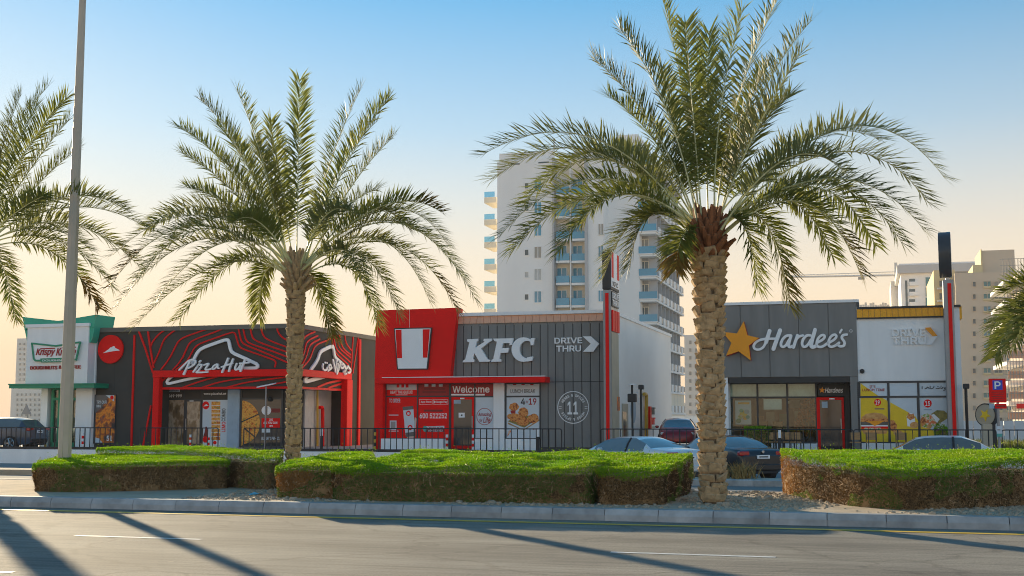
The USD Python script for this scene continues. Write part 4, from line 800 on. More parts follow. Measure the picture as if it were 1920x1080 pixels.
PF = [(70, 165, -10, 290, .4, 'g'), (105, 185, 20, 300, -.5, 'g'), (110, 225, 30, 330, .6, 'g'), (20, 180, -20, 300, .2, 'g'), (128, 280, 50, 350, .5, 'g'), (50, 200, -5, 320, 1.2, 'g'), (270, 440, 120, 390, .5, 'o'), (215, 395, 90, 375, -.8, 'o'), (240, 500, 100, 420, -.4, 'o'), (165, 580, 70, 470, .5, 'gd'), (8, 600, -20, 490, -.6, 'g'), (150, 470, 60, 430, 1.6, 'o'), (60, 370, 10, 400, -2.2, 'g'), (-90, 170, -60, 300, 0, 'g'), (-230, 350, -150, 350, .3, 'g'), (-300, 480, -170, 400, .5, 'o'), (-250, 560, -150, 450, -.6, 'g'), (-150, 220, -90, 320, .6, 'g'), (190, 540, 80, 450, .9, 'g')]
bF = np.array([*dp(-62, 880, 29.5)[:2], Z_MED]); hF = dp(-62, 455, 29.5)
palm('date palm at the left edge with only its right fronds in view', bF, hF[2] - .4 - Z_MED, .24, .25, from_photo((-62, 455), 29.5, PF, 1, 23, 3.4), 33, .95, rows=30, red=False)
PE = [(1866, 668, 1925, 590, -.3, 'g'), (1862, 612, 1930, 560, .3, 'g'), (1880, 548, 1945, 530, .2, 'g'), (1900, 648, 1950, 580, -1.0, 'g'), (1885, 630, 1945, 565, 1.0, 'g'), (2150, 520, 2080, 520, 0, 'g'), (2120, 640, 2070, 560, .3, 'g'), (2180, 580, 2090, 550, .3, 'g'), (2030, 690, 2030, 600, .3, 'o'), (1955, 530, 1985, 530, .5, 'g')]
bE = np.array([*s2w(w2s(dp(1990, 900, 21.5))[0], T_KERB + 3.0)[:2], Z_MED]); yE = bE[1]; hE = dp(2010, 580, yE)
palm('date palm at the right edge with only frond tips in view', np.array([hE[0], yE, Z_MED]), hE[2] - .4 - Z_MED, .3, .3, from_photo((2010, 580), yE, PE, 0, 24, 2.0), 34, .85, rows=20, red=False)
# ---------------------------------------------------------------- pizza restaurant (corner building)
T = T_FACE
sA, sB = fp(178, 720, T)[0], fp(553, 720, T)[0]
q = thing('pizza_restaurant', 'dark grey corner restaurant with red contour lines and white hat sign', 'restaurant', base_of(400))
zR = fp(360, 611, T)[1]; TB = sp(720, 700, sB)[0]
zF = fp(400, 727.5, T)[1]                       # underside of the fascia
part(q, 'upper_wall', B(sA, sB, T, TB, zF, zR - .22), 'panel_dark')
part(q, 'parapet_cap', B(sA, sB + .08, T - .08, TB, zR - .22, zR), 'parapet_taupe')
sC = fp(296, 780, T)[0]; tD = sp(652, 780, sB)[0]
part(q, 'left_wall', B(sA, sC, T, TB, Z_PLOT, zF), 'panel_dark'); part(q, 'side_wall', B(sC, sB, tD, TB, Z_PLOT, zF), 'panel_dark')
for x in (215, 252): part(q, 'panel_joint', B(fp(x, 700, T)[0] - .006, fp(x, 700, T)[0] + .006, T - .002, T + .01, Z_PLOT, zR - .25), 'joint_dark')
RC = 1.0
sI, tI = sB - RC, T + RC                          # recessed shopfront planes
part(q, 'lower_core', B(sC, sI, tI, tD, Z_PLOT, zF), 'panel_dark')
part(q, 'soffit', B(sC, sB - .02, T + .02, tD, zF - .03, zF - .002), 'white_paint')
part(q, 'fascia_trim', B(sC, sB + .05, T - .05, T - .002, zF - .06, zF + .05), 'line_red'); part(q, 'fascia_trim', B(sB + .002, sB + .05, T, tD, zF - .06, zF + .05), 'line_red')
# red portal: beam and columns
zb1, zb0 = fp(400, 693.5, T - .35)[1], fp(400, 706.5, T - .35)[1]
part(q, 'red_beam', B(fp(286, 700, T - .35)[0], sB + .37, T - .36, T - .003, zb0, zb1, ch=.015), 'sign_red')
part(q, 'red_beam', B(sB + .003, sB + .36, T + .003, sp(660, 700, sB + .35)[0], zb0, zb1, ch=.015), 'sign_red')
part(q, 'red_column', B(fp(285.5, 760, T - .35)[0], fp(297, 760, T - .35)[0], T - .35, T - .005, Z_PLOT, zb0 - .003, ch=.015), 'sign_red')
te = sp(661, 760, sB + .35)[0]; part(q, 'red_column', B(sB + .005, sB + .35, te - .7, te - .003, Z_PLOT, zb0 - .003, ch=.015), 'sign_red')
part(q, 'red_post', B(sB + .005, sB + .1, sp(671, 760, sB)[0] - .12, sp(671, 760, sB)[0] + .12, Z_PLOT, zR - .3), 'line_red')
def z2(p): return zz(p, 7.385, 280, 600)
def ridge(pts, name='contour_line', w=.066, sm=2):
    ln = [fp(x, y, T) for x, y in smooth_line(pts, sm)]; g = LineString(ln).buffer(w / 2, quad_segs=2, cap_style='flat').simplify(.006)
    part(q, name, MB().ext(g, .06, lambda v: np.column_stack([v[:, 0], T - v[:, 2] - .001, v[:, 1]])).mesh(), 'line_red')
for L in [[(-30, 125), (100, 118), (1990, 82)], [(235, 132), (150, 185), (80, 260), (35, 330), (18, 400)], [(385, 128), (270, 205), (200, 280), (160, 400), (110, 520), (60, 620)],
          [(830, 118), (650, 180), (480, 240), (410, 290), (360, 380), (310, 490), (240, 600), (165, 690)], [(1050, 112), (900, 175), (640, 265), (560, 320), (510, 420), (470, 520), (400, 620), (330, 692)],
          [(1740, 655), (1762, 590), (1735, 555), (1650, 525), (1500, 470), (1290, 400), (1245, 360), (1215, 260), (1190, 165), (1100, 185), (900, 260), (720, 320), (640, 370), (590, 460), (540, 560), (450, 640), (370, 695)],
          [(1235, 100), (1260, 220), (1285, 310), (1350, 355), (1600, 450), (1990, 620)], [(1300, 98), (1320, 200), (1345, 285), (1400, 330), (1650, 410), (1990, 540)], [(1400, 96), (1420, 200), (1445, 270), (1600, 340), (1990, 470)],
          [(1545, 93), (1570, 190), (1620, 270), (1990, 405)], [(1765, 88), (1790, 180), (1850, 250), (1990, 320)]]: ridge(z2(L))
for L in [[(130, 905), (230, 800), (300, 765)], [(470, 935), (700, 852), (1000, 770)], [(740, 935), (1000, 850), (1400, 795), (1700, 765)], [(1090, 930), (1400, 850), (1990, 780)], [(1500, 930), (1700, 892), (1990, 840)]]: ridge(z2(L), 'fascia_line')
ridge([(253, 628), (247, 836)], 'tall_line', .1, 0); ridge([(260, 618), (274, 655), (287.5, 699)], 'tall_line', .09, 0); ridge([(277.5, 617), (283, 655), (289, 690)], 'tall_line', .09, 0); ridge([(284, 760), (269, 836)], 'tall_line', .09, 0)
# white hat and script
strokes(q, 'hat_outline', [z2([(605, 600), (625, 545), (680, 440), (740, 390), (900, 330), (1080, 268), (1108, 290), (1128, 400), (1155, 455), (1300, 515), (1430, 580), (1508, 615), (1508, 660), (1440, 668), (1330, 668)])], T - .07, 0, 'white_sign', .15, depth=.09, smooth=1)
strokes(q, 'hat_brim', [z2([(352, 770), (290, 805), (252, 850), (262, 885), (330, 872), (560, 815), (820, 765)])], T - .07, 0, 'white_sign', .13, depth=.09, smooth=1)
TQ = T - .37; mp = .178 / 7.385 * 1.0
PZ = [('letter_p', [(27, [(572, 575), (530, 660), (488, 750)]), (22, [(425, 692), (490, 630), (545, 570), (600, 545), (655, 562), (640, 618), (550, 668)])]), ('letter_i', [(24, [(700, 612), (655, 675), (622, 718)]), (24, [(718, 566), (706, 580)])]),
      ('letter_z', [(20, [(672, 640), (760, 605), (680, 715), (650, 730), (820, 722)])]), ('letter_z', [(20, [(765, 625), (850, 592), (770, 690), (830, 690), (880, 670)])]), ('letter_a', [(20, [(950, 612), (905, 630), (878, 668), (895, 688), (935, 660), (965, 610), (948, 660), (975, 670)])]),
      ('letter_h', [(26, [(1100, 535), (1065, 620), (1018, 722)]), (26, [(1168, 545), (1130, 640), (1112, 708)]), (20, [(1008, 652), (1160, 600)])]), ('letter_u', [(22, [(1218, 606), (1192, 668), (1205, 695), (1240, 680), (1280, 606), (1255, 685)])]), ('letter_t', [(26, [(1335, 550), (1305, 620), (1272, 708)]), (20, [(1262, 602), (1392, 590)])])]
mpz = (fp(401, 690, TQ)[0] - fp(400, 690, TQ)[0]) / 7.385
for nm, L in PZ: strokes(q, nm, [(w * mpz * .95, z2(l)) for w, l in L], TQ, 0, 'white_sign', .1, depth=.1)
# side face drawing
def z3(p): return zz(p, 7.712, 540, 600)
def side_lines(name, lines, m, w, lift, depth, s=None, sm=2):
    s = sB if s is None else s; g = []
    for ln in lines:
        ww = w
        if isinstance(ln[0], (int, float)): ww, ln = ln[0], ln[1]
        p_ = [sp(x, y, s) for x, y in smooth_line(ln, sm)]; g.append(LineString(p_).buffer(ww / 2, quad_segs=2))
    part(q, name, MB().ext(unary_union(g).simplify(.008), depth, lambda v: np.column_stack([s + lift + v[:, 2], v[:, 0], v[:, 1]])).mesh(), m)
for L in [[(105, 100), (200, 122), (940, 228), (1030, 240)], [(150, 380), (200, 300), (240, 240), (300, 200), (380, 172)], [(150, 640), (190, 560), (230, 460), (250, 340), (300, 280), (420, 228)], [(170, 700), (210, 620), (260, 520), (290, 390), (340, 330), (450, 278)], [(180, 720), (220, 660), (300, 580), (340, 480), (370, 390), (430, 340), (560, 295)],
          [(560, 285), (630, 262), (645, 400), (670, 470), (760, 560), (880, 660), (872, 740)], [(640, 192), (665, 330), (690, 430), (800, 530), (890, 610)], [(680, 196), (710, 330), (740, 420), (895, 545)], [(730, 200), (760, 350), (800, 430), (900, 505)], [(810, 212), (830, 340), (905, 440)], [(935, 228), (900, 765)], [(1010, 240), (930, 765)]]: side_lines('side_contour_line', [z3(L)], 'line_red', .075, .002, .05)
side_lines('side_fascia_line', [z3([(420, 972), (560, 910), (700, 880), (870, 855)])], 'line_red', .1, .002, .05); side_lines('side_fascia_line', [z3([(580, 982), (700, 935), (880, 905)])], 'line_red', .1, .002, .05)
side_lines('side_hat_outline', [z3([(300, 720), (400, 580), (430, 470), (480, 430), (612, 372), (630, 420), (645, 540), (700, 590), (790, 670), (805, 720), (770, 760)])], 'white_sign', .18, .07, .08, sm=1)
side_lines('side_hat_brim', [z3([(250, 810), (212, 860), (215, 895), (300, 870), (490, 820)])], 'white_sign', .18, .07, .08, sm=1)
AR = [[(400, 640), (388, 690), (410, 730), (450, 722), (462, 690)], [(470, 735), (520, 700), (515, 655), (490, 645), (478, 680), (500, 710), (525, 690)], (22, [(545, 580), (560, 660), (578, 745)]), (30, [(620, 640), (632, 700), (600, 775)]), [(598, 585), (590, 660), (605, 750)], [(650, 650), (660, 700), (690, 700), (705, 655), (715, 700), (745, 705), (765, 660), (775, 705)], [(780, 690), (805, 730), (790, 765), (760, 762)], [(428, 618), (432, 622)], [(452, 620), (456, 624)], [(632, 598), (636, 602)], [(680, 625), (684, 629)], [(712, 782), (716, 786)], [(735, 775), (739, 779)]]
side_lines('side_arabic_lettering', [(.10 if not isinstance(l[0], (int, float)) else .13, z3(l[1] if isinstance(l[0], (int, float)) else l)) for l in AR], 'white_sign', .2, .37, .06, s=sB, sm=1)
# recessed front: glazing and piers on plane tI
TI = tI
frame_q = lambda *a, **k: frame(q, 'window_frame', *a, **k)
slab(q, 'glazing_backing', 299, 728, 426, 838, TI, .03, 'frame_dark'); slab(q, 'glazing_backing', 450, 728, 529, 838, TI, .03, 'frame_dark')
g1 = slab(q, 'fascia_print', 301, 730, 344, 748, TI - .03, .012, 'panel_dark'); g2 = slab(q, 'fascia_print', 346.5, 730, 377, 748, TI - .03, .012, 'panel_dark'); g3 = slab(q, 'fascia_print', 379.5, 730, 426, 748, TI - .03, .012, 'panel_dark')
tt = TI - .042
l_ = slab(g1, 'white_label', 304, 730.2, 337.5, 735, tt, .004, 'pale_print'); text(l_, 'lettering', 'FOR DELIVERY', 306, 731, 335.5, 734.2, tt, .005, 'black_print')
text(g1, 'phone_number', '600 569 999', 301.5, 739.5, 341, 745, tt, .003, 'white_sign'); text(g3, 'web_address', 'www.pizzahut.ae', 382, 735.5, 424, 741.5, tt, .003, 'white_sign')
slab(q, 'glass_pane', 302.5, 750, 343, 836, TI - .03, .01, 'photo_brown'); dq = slab(q, 'door', 346, 750, 376, 837, TI - .03, .03, 'frame_dark'); slab(dq, 'door_glass', 349, 753, 373.5, 832, TI - .06, .006, 'photo_brown'); slab(dq, 'door_closer', 356, 751, 363, 752.6, TI - .06, .03, 'white_sign'); slab(dq, 'handle', 348, 785, 349, 806, TI - .066, .05, 'steel')
pb = slab(q, 'window_poster', 378.5, 750, 426, 838, TI - .03, .012, 'pale_print')
def qp(par, name, pts, m, lift): return shape(par, name, pts, TI - .042, lift, m)
qp(pb, 'food_tray_print', rc(396.5, 753, 413, 825), 'pizza_print', .006)
for i in range(9): qp(pb, 'tray_line', rc(396.5, 759.5 + i * 7.3, 413, 760.6 + i * 7.3), 'white_sign', .009)
qp(pb, 'red_disc', ell(386, 760, 6.4, 7.4), 'sign_red', .007); qp(pb, 'disc_hat', [(381.5, 762), (385, 759), (387, 757.5), (388.5, 759), (391, 760), (390.5, 761)], 'white_sign', .010)
qp(pb, 'bottle_print', [(385.5, 800), (388, 800), (389, 810), (391, 818), (389, 830), (383, 830), (381, 818), (384, 810)], 'dark_red_print', .007); qp(pb, 'bottle_label', ell(385, 824, 5, 6, 14), 'sign_red', .009); qp(pb, 'logo_square', rc(398, 826, 412, 834), 'white_sign', .007); qp(pb, 'logo_mark', ell(403, 830, 3.4, 3.4, 12), 'sign_red', .010)
text(pb, 'vertical_word', 'LIMO', 415.5, 791, 422.5, 810, TI - .042, .006, 'sign_red', rot=90); text(pb, 'vertical_word', 'COMBO', 415.5, 766, 422.5, 790, TI - .042, .006, 'black_print', rot=90)
def brickwork(name, s0, s1, t, z0, z1, m, bw=.39, bh=.19, side=False):
    o = part(q, name, B(s0, s1, t, t + .1, z0, z1) if not side else B(t - .1, t, s0, s1, z0, z1), 'joint_dark' if False else m); r = 0; z = z0
    while z < z1 - .05:
        a = s0 - (bw / 2 if r % 2 else 0)
        while a < s1 - .02:
            x0, x1 = max(a, s0) + .005, min(a + bw, s1) - .005
            if x1 - x0 > .03: part(o, 'brick', B(x0, x1, t - .014, t + .002, z + .005, min(z + bh, z1) - .005) if not side else B(t - .002, t + .014, x0, x1, z + .005, min(z + bh, z1) - .005), m)
            a += bw
        z += bh; r += 1
    return o
brickwork('blue_pier', *rect(427, 728, 449.5, 838, TI)[:2], TI - .12, Z_PLOT, zF - .05, 'blue_brick', .6, .22)
pz = slab(q, 'glass_pane', 452, 748, 527, 836, TI - .03, .012, 'glass_dark'); slab(q, 'fascia_print', 452, 730, 527, 746.5, TI - .03, .012, 'panel_dark')
half = [(452.5, 752)] + [(452.5 + 35 * math.sin(a), 792 - 41 * math.cos(a)) for a in np.linspace(.12, math.pi - .15, 22)] + [(452.5, 836)]
pp = qp(pz, 'pizza_print', half, 'pizza_print', .006); qp(pp, 'pizza_cut', [(453, 790), (486, 775), (486.5, 777), (453, 792.5)], 'black_print', .009); qp(pp, 'pizza_cut', [(458, 801), (478, 818), (477, 820), (457, 803.5)], 'black_print', .009)
for a0_, a1_ in ((.55 * math.pi, 1.45 * math.pi), (-.45 * math.pi, .45 * math.pi)): qp(pz, 'half_disc', [(499.5 + (8.2 * math.cos(a) if True else 0) + (-.7 if a0_ > 0 else .7), 769.5 + 8.6 * math.sin(a)) for a in np.linspace(a0_, a1_, 14)], 'white_sign', .006)
qp(pz, 'red_band', rc(508.5, 766, 525, 773.5), 'dark_red_print', .006); qp(pz, 'red_panel', rc(490.5, 784, 525, 803), 'sign_red', .006)
text(pz, 'price', '25', 505, 785, 512, 789.5, TI - .042, .009, 'white_sign'); text(pz, 'words', 'ALL YOU CAN', 494, 790.5, 520, 795, TI - .042, .009, 'white_sign'); text(pz, 'price', '35', 505, 797, 512, 800.5, TI - .042, .009, 'white_sign')
qp(pz, 'white_label', rc(491, 804, 506.5, 811), 'pale_print', .006); text(pz, 'words', 'ALL DAY 1 PM - 11', 490, 819, 524, 825, TI - .042, .006, 'pale_print')
frame(q, 'window_frame', 451, 729, 528, 838, [], [747.5], TI - .03, .08, .05)
# lamp with white shade in front of the window
sl = fp(499, 724, T - .6); ln_ = thing('slim_lamp', 'slim pole lamp with tilted white head in front of the pizza window', 'lamp', (sl[0], T - .6, Z_PLOT))
part(ln_, 'pole', MB().tube([(sl[0], T - .6, Z_PLOT), (sl[0], T - .6, sl[1])], .035, 8).mesh(), 'grey_metal'); part(ln_, 'lamp_head', MB().add(np.array([(sl[0] - .42, T - .75, sl[1] - .08), (sl[0] + .40, T - .75, sl[1] + .06), (sl[0] + .42, T - .4, sl[1] + .12), (sl[0] - .40, T - .4, sl[1] - .02)] + [(sl[0] - .42, T - .75, sl[1] - .03), (sl[0] + .40, T - .75, sl[1] + .11), (sl[0] + .42, T - .4, sl[1] + .17), (sl[0] - .40, T - .4, sl[1] + .03)]), [(0, 3, 2, 1), (4, 5, 6, 7), (0, 1, 5, 4), (1, 2, 6, 5), (2, 3, 7, 6), (3, 0, 4, 7)]).mesh(), 'white_sign')
sl2 = fp(506, 748, TI - .1); part(q, 'wall_spotlight', (np.array(trimesh.creation.icosphere(1, .13).vertices) + [sl2[0], TI - .1, sl2[1]], trimesh.creation.icosphere(1, .13).faces), 'black_metal')
# recessed side: plane s = sI, white brick wall
t0b = sp(569, 780, sI)[0]
t1b = tD - .03
brickwork('white_brick_wall', max(t0b, TI + .2), t1b, sI + .06, Z_PLOT, zF - .05, 'white_brick', .8, .25, side=True)
Pp = [np.array([sI + .2, *sp(588.5, y, sI)]) for y in (729, 836)]; part(q, 'yellow_pipe', MB().tube(Pp, .06, 8).mesh(), 'pipe_yellow')
Pp = [np.array([sI + .3, *sp(x, y, sI)]) for x, y in ((589, 764), (594, 764), (595, 768), (595, 837))]; part(q, 'red_pipe', MB().tube(Pp, .09, 8).mesh(), 'sign_red')
a, b = sp(635, 780, sI)[0], sp(649, 780, sI)[0]; z1, z0 = sp(642, 761, sI)[1], sp(642, 838, sI)[1]
po = part(q, 'wall_poster', B(sI + .08, sI + .1, a, b, z0, z1), 'paper_pale'); zmid = sp(642, 790, sI)[1]
part(po, 'red_band', B(sI + .1, sI + .104, a, b, zmid - .35, zmid + .05), 'sign_red'); part(po, 'pizza_print', B(sI + .1, sI + .104, a, b, z0, zmid - .352), 'pizza_print'); part(po, 'bottle_print', B(sI + .104, sI + .11, a + (b - a) * .4, a + (b - a) * .55, z0 + .3, zmid - .7), 'white_sign')
# round sign and framed poster on the left wall
c0 = fp(210, 655, T); rr_ = (fp(233.5, 655, T)[0] - fp(187, 655, T)[0]) / 2
dd = [part(q, 'round_sign', MB().ext(Point(c0).buffer(rr_, 20), .10, on_front(T - .04)).mesh(), 'sign_red')]
shape(dd[0], 'hat_mark', zz([(150, 235), (200, 200), (213, 185), (222, 186), (232, 178), (246, 175), (252, 190), (288, 208), (290, 213), (235, 218)], 4.5, 160, 610), T - .14, .012, 'white_sign')
fpst = slab(q, 'framed_poster', 176, 740, 216, 832, T, .1, 'frame_dark'); w_ = slab(fpst, 'poster_sheet', 178, 741, 214, 830, T - .1, .006, 'orange_grill')
shape(w_, 'grey_corner', [(178, 741), (206, 741), (190, 765), (178, 775)], T - .106, .003, 'phone_grey'); shape(w_, 'white_corner', [(198, 741), (214, 741), (214, 753)], T - .106, .004, 'pale_print'); shape(w_, 'corner_mark', ell(210, 745.5, 3.4, 4, 14), 'sign_red' and T - .106, .008, 'sign_red')
text(w_, 'words', 'TRY OUR', 181, 751, 200, 757, T - .106, .005, 'pale_print'); text(w_, 'words', 'BBQ', 181, 759, 189, 764, T - .106, .005, 'pale_print'); shape(w_, 'white_corner', [(178, 820), (186, 822), (192, 830), (178, 830)], T - .106, .004, 'pale_print'); text(w_, 'price', '51', 200, 817, 210, 827, T - .106, .006, 'white_sign')

# ---------------------------------------------------------------- doughnut shop
TK = T - .7
e = thing('doughnut_shop', 'white doughnut shop with green winged roof and bow tie sign', 'shop', base_of(120))
s0, s1 = fp(50, 660, TK)[0], fp(165, 660, TK)[0]; zc0, zc1 = fp(110, 728, TK)[1], fp(110, 720, TK)[1]; zt = fp(110, 613, TK)[1]
part(e, 'upper_box', B(s0, s1, TK, T + 4, zc1, zt), 'white_paint')
sw0, sw1 = fp(83, 780, T)[0], fp(178.5, 780, T)[0]
part(e, 'rear_wall', B(s1 - .02, sw1 - .01, T - .1, T + 6, Z_PLOT, fp(172, 618, T)[1]), 'white_paint')
part(e, 'canopy', B(fp(17, 724, TK - .5)[0], fp(176.5, 724, TK - .5)[0], TK - .5, T + 4, zc0, zc1), 'green_trim'); part(e, 'canopy_lip', B(fp(16, 724, TK - .5)[0], fp(177, 724, TK - .5)[0], TK - .54, T + 4, zc1 - .05, zc1 + .012), 'green_trim')
part(e, 'lower_core', B(sw0 + .2, sw1 - .02, T + .3, T + 6, Z_PLOT, zc0), 'interior_brown')
part(e, 'left_pier', B(sw0, fp(95, 780, T)[0], T - .3, T + 1, Z_PLOT, zc0 - .002), 'white_paint'); part(e, 'right_pier', B(fp(148, 780, T)[0], sw1 - .004, T - .3, T + .3, Z_PLOT, zc0 - .002), 'white_paint')
part(e, 'parapet_trim', B(s0 - .08, s1 + .06, TK - .08, TK + .4, zt, zt + .16), 'white_sign')
crown = [fp(x, y, TK) for x, y in zz([(92, 117), (650, 178), (1240, 80), (1205, 275), (1160, 283), (150, 305), (122, 325)], 8.306, 30, 580)]
part(e, 'green_crown', MB().ext(Polygon(crown).buffer(0), 1.6, lambda v: np.column_stack([v[:, 0], TK + .05 + v[:, 2], v[:, 1]])).mesh(), 'green_roof')
for pts in ([(122, 325), (175, 322), (163, 535)], [(1130, 285), (1205, 270), (1180, 430), (1148, 515), (1128, 515)]):
    part(e, 'green_wing', MB().ext(Polygon([fp(x, y, TK) for x, y in zz(pts, 8.306, 30, 580)]).buffer(0), .5, lambda v: np.column_stack([v[:, 0], TK + .06 + v[:, 2] + (.02 if True else 0), v[:, 1]])).mesh(), 'green_roof')
def zq(p): return zz(p, 8.306, 30, 580)
sgn = shape(e, 'bow_tie_sign', zq([(255, 530), (625, 572), (1005, 512), (945, 785), (860, 790), (310, 800)]), TK, .12, 'white_sign')
shape(sgn, 'sign_outline', zq([(255, 530), (625, 572), (1005, 512), (942, 785), (860, 788), (310, 800), (285, 770)]), TK - .10, .06, 'green_trim', w=.085, closed=True)
shape(sgn, 'green_banner', zq([(390, 765), (860, 752), (872, 770), (868, 812), (400, 828), (385, 800)]), TK - .12, .05, 'green_trim'); text(sgn, 'banner_lettering', 'DOUGHNUTS', *zq([(410, 780)])[0], *zq([(850, 808)])[0], TK - .17, .002, 'white_sign')
text(sgn, 'script_word', 'Krispy', *zq([(312, 606)])[0], *zq([(608, 738)])[0], TK - .12, .002, 'maroon_print', ital=.3, depth=.03); text(sgn, 'script_word', 'Kreme', *zq([(625, 600)])[0], *zq([(932, 722)])[0], TK - .12, .002, 'maroon_print', ital=.3, depth=.03)
shape(sgn, 'script_bar', zq([(385, 605), (608, 600), (606, 615), (380, 622)]), TK - .12, .02, 'maroon_print'); shape(sgn, 'script_bar', zq([(720, 590), (935, 582), (932, 600), (716, 606)]), TK - .12, .02, 'maroon_print')
text(e, 'wall_lettering', 'DOUGHNUTS', *zq([(228, 882)])[0], *zq([(645, 938)])[0], TK, .002, 'maroon_print', depth=.05); text(e, 'wall_lettering', '& COFFEE', *zq([(672, 872)])[0], *zq([(1012, 926)])[0], TK, .002, 'maroon_print', depth=.05)
gfr = frame(e, 'door_frame', 97, 729, 147, 838, [112, 133], [748], T - .1, .13, .1, 'green_trim'); part(e, 'shop_glass', B(*rect(97, 729, 147, 838, T)[:2], T - .1, T - .08, Z_PLOT + .05, zc0 - .01), 'clear_glass'); slab(e, 'door_closer', 129, 750, 136, 752, T - .2, .03, 'white_sign')
part(e, 'counter', B(*rect(100, 800, 146, 838, T)[:2], T + .18, T + .28, Z_PLOT, Z_PLOT + .9), 'glass_dark'); part(e, 'door_base', B(*rect(97, 829, 147, 838, T)[:2], T - .2, T - .1, Z_PLOT, Z_PLOT + .22), 'green_trim')

# ---------------------------------------------------------------- retaining wall and railings
tag(part(None, 'retaining_wall', B(-60, 60, T_WALL - .02, T_WALL + .25, -.4, Z_PLOT + .02), 'white_paint'), 'low pale retaining wall under the railings', 'wall')
tag(part(None, 'stepped_kerb', B(-60, 60, T_WALL + .27, T_WALL + .5, Z_PLOT - .2, Z_PLOT + .1), 'frame_dark'), kind='structure')
TFN = T_WALL + .12
def railing(x0, x1, label, a_end=True, b_end=True):
    s0, s1 = fp(x0, 820, TFN)[0], fp(x1, 820, TFN)[0]; zb, zt = Z_PLOT + .10, Z_PLOT + 1.0
    r = thing('railing', label, 'railing', ((s0 + s1) / 2, TFN, Z_PLOT), group=None); mb = MB()
    pts = ([(s0, TFN, Z_PLOT)] if a_end else []) + ([(s0, TFN, zt - .07), (s0 + .02, TFN, zt - .02), (s0 + .07, TFN, zt)] if a_end else [(s0, TFN, zt)]) + ([(s1 - .07, TFN, zt), (s1 - .02, TFN, zt - .02), (s1, TFN, zt - .07), (s1, TFN, Z_PLOT)] if b_end else [(s1, TFN, zt)])
    part(r, 'top_rail', mb.tube(pts, .024, 6).mesh(), 'black_metal'); part(r, 'bottom_rail', B(s0, s1, TFN - .018, TFN + .018, zb, zb + .04), 'black_metal')
    n = max(2, round((s1 - s0) / .262))
    for i in range(1, n):
        s = s0 + (s1 - s0) * i / n; post = i % 6 == 0
        part(r, 'post' if post else 'baluster', B(s - (.022 if post else .014), s + (.022 if post else .014), TFN - .016, TFN + .016, Z_PLOT + .02 if post else zb + .041, zt - .022), 'black_metal')
railing(-60, 216, 'black railing in front of the doughnut shop', a_end=False); railing(263, 409, 'black railing in front of the left pizza windows'); railing(457, 1053, 'long black railing before the red restaurant and pizza corner'); railing(1127, 1600, 'black railing behind the parked cars'); railing(1601, 1868, 'black railing in front of the orange window print'); railing(1879, 2010, 'black railing at the right edge beside the parking sign', b_end=False)
part(k, 'planter_box', B(*[fp(x, 830, T - .9)[0] for x in (720.5, 836)], T - 1.3, T - .9, Z_PLOT, fp(780, 822.5, T - .9)[1]), 'white_paint')
# bollards
def bollard(px, label, hgt, t=T_WALL + .8, m=('sign_red', 'white_sign')):
    s = fp(px, 830, t)[0]; b = thing('bollard', label, 'bollard', (s, t, Z_PLOT)); n = 6
    for i in range(n): part(b, 'band', MB().tube([(s, t, Z_PLOT + hgt * i / n), (s, t, Z_PLOT + hgt * (i + 1) / n)], .055, 8).mesh(), m[i % 2])
bollard(155, 'red and white banded bollard by the doughnut shop door', .75); bollard(357, 'red and white banded bollard before the pizza door', .7); bollard(391, 'red and white banded bollard before the tall pizza poster', .7)
bollard(838, 'red and white banded bollard left of the red door', .75); bollard(887, 'red and white banded bollard right of the red door', .75); bollard(703, 'yellow and black banded corner guard at the left red pier', .95, T - .6, ('pipe_yellow', 'black_print')); bollard(85, 'yellow and black banded guard at the doughnut shop pier', .9, T - .6, ('pipe_yellow', 'black_print'))
for px, lb in ((603, 'short black post lamp by the white brick wall'), (1009, 'short black post lamp by the lunch poster'), (1462, 'short black post lamp in front of the burger terrace')):
    t = T - 1.4; s = fp(px, 830, t)[0]; b = thing('post_lamp', lb, 'lamp', (s, t, Z_PLOT)); part(b, 'post', MB().tube([(s, t, Z_PLOT), (s, t, Z_PLOT + .62)], .07, 8).mesh(), 'black_metal'); part(b, 'lamp_top', MB().tube([(s, t, Z_PLOT + .62), (s, t, Z_PLOT + .95)], .06, 8).mesh(), 'white_sign')
# terrace furniture, planter hedge, bushes
def chair(px, label, t=T - 1.0):
    s = fp(px, 830, t)[0]; c = thing('terrace_chair', label, 'chair', (s, t, Z_PLOT)); z = Z_PLOT
    part(c, 'seat', B(s - .22, s + .22, t - .2, t + .2, z + .43, z + .47), 'timber'); part(c, 'backrest', B(s - .22, s + .22, t + .17, t + .2, z + .55, z + .85), 'timber')
    for i in (-1, 1):
        for j in (-1, 1): part(c, 'leg', B(s + i * .2 - .015, s + i * .2 + .015, t + j * .18 - .015, t + j * .18 + .015, z, z + (.43 if j < 0 else .85)), 'black_metal')
for px, lb in ((1446, 'wooden terrace chair nearest the clipped box bush'), (1460, 'wooden terrace chair left of the short post lamp'), (1480, 'wooden terrace chair between the post lamp and red door'), (1492, 'wooden terrace chair beside the red door'), (1604, 'wooden terrace chair at the grey pier'), (1634, 'wooden terrace chair under the burger print'), (1690, 'wooden terrace chair under the fries print')): chair(px, lb)
hedge('clipped box bush under the left burger restaurant windows', [s2w(fp(x, 830, T - d_)[0], T - d_)[:2] for x, d_ in ((1396, .9), (1445, .9), (1445, .2), (1396, .2))], Z_PLOT, Z_PLOT + 1.05, Z_PLOT + 1.08, N, 900, 900, seed=15, green_low=.5, leaf=.08, rnd=.1)
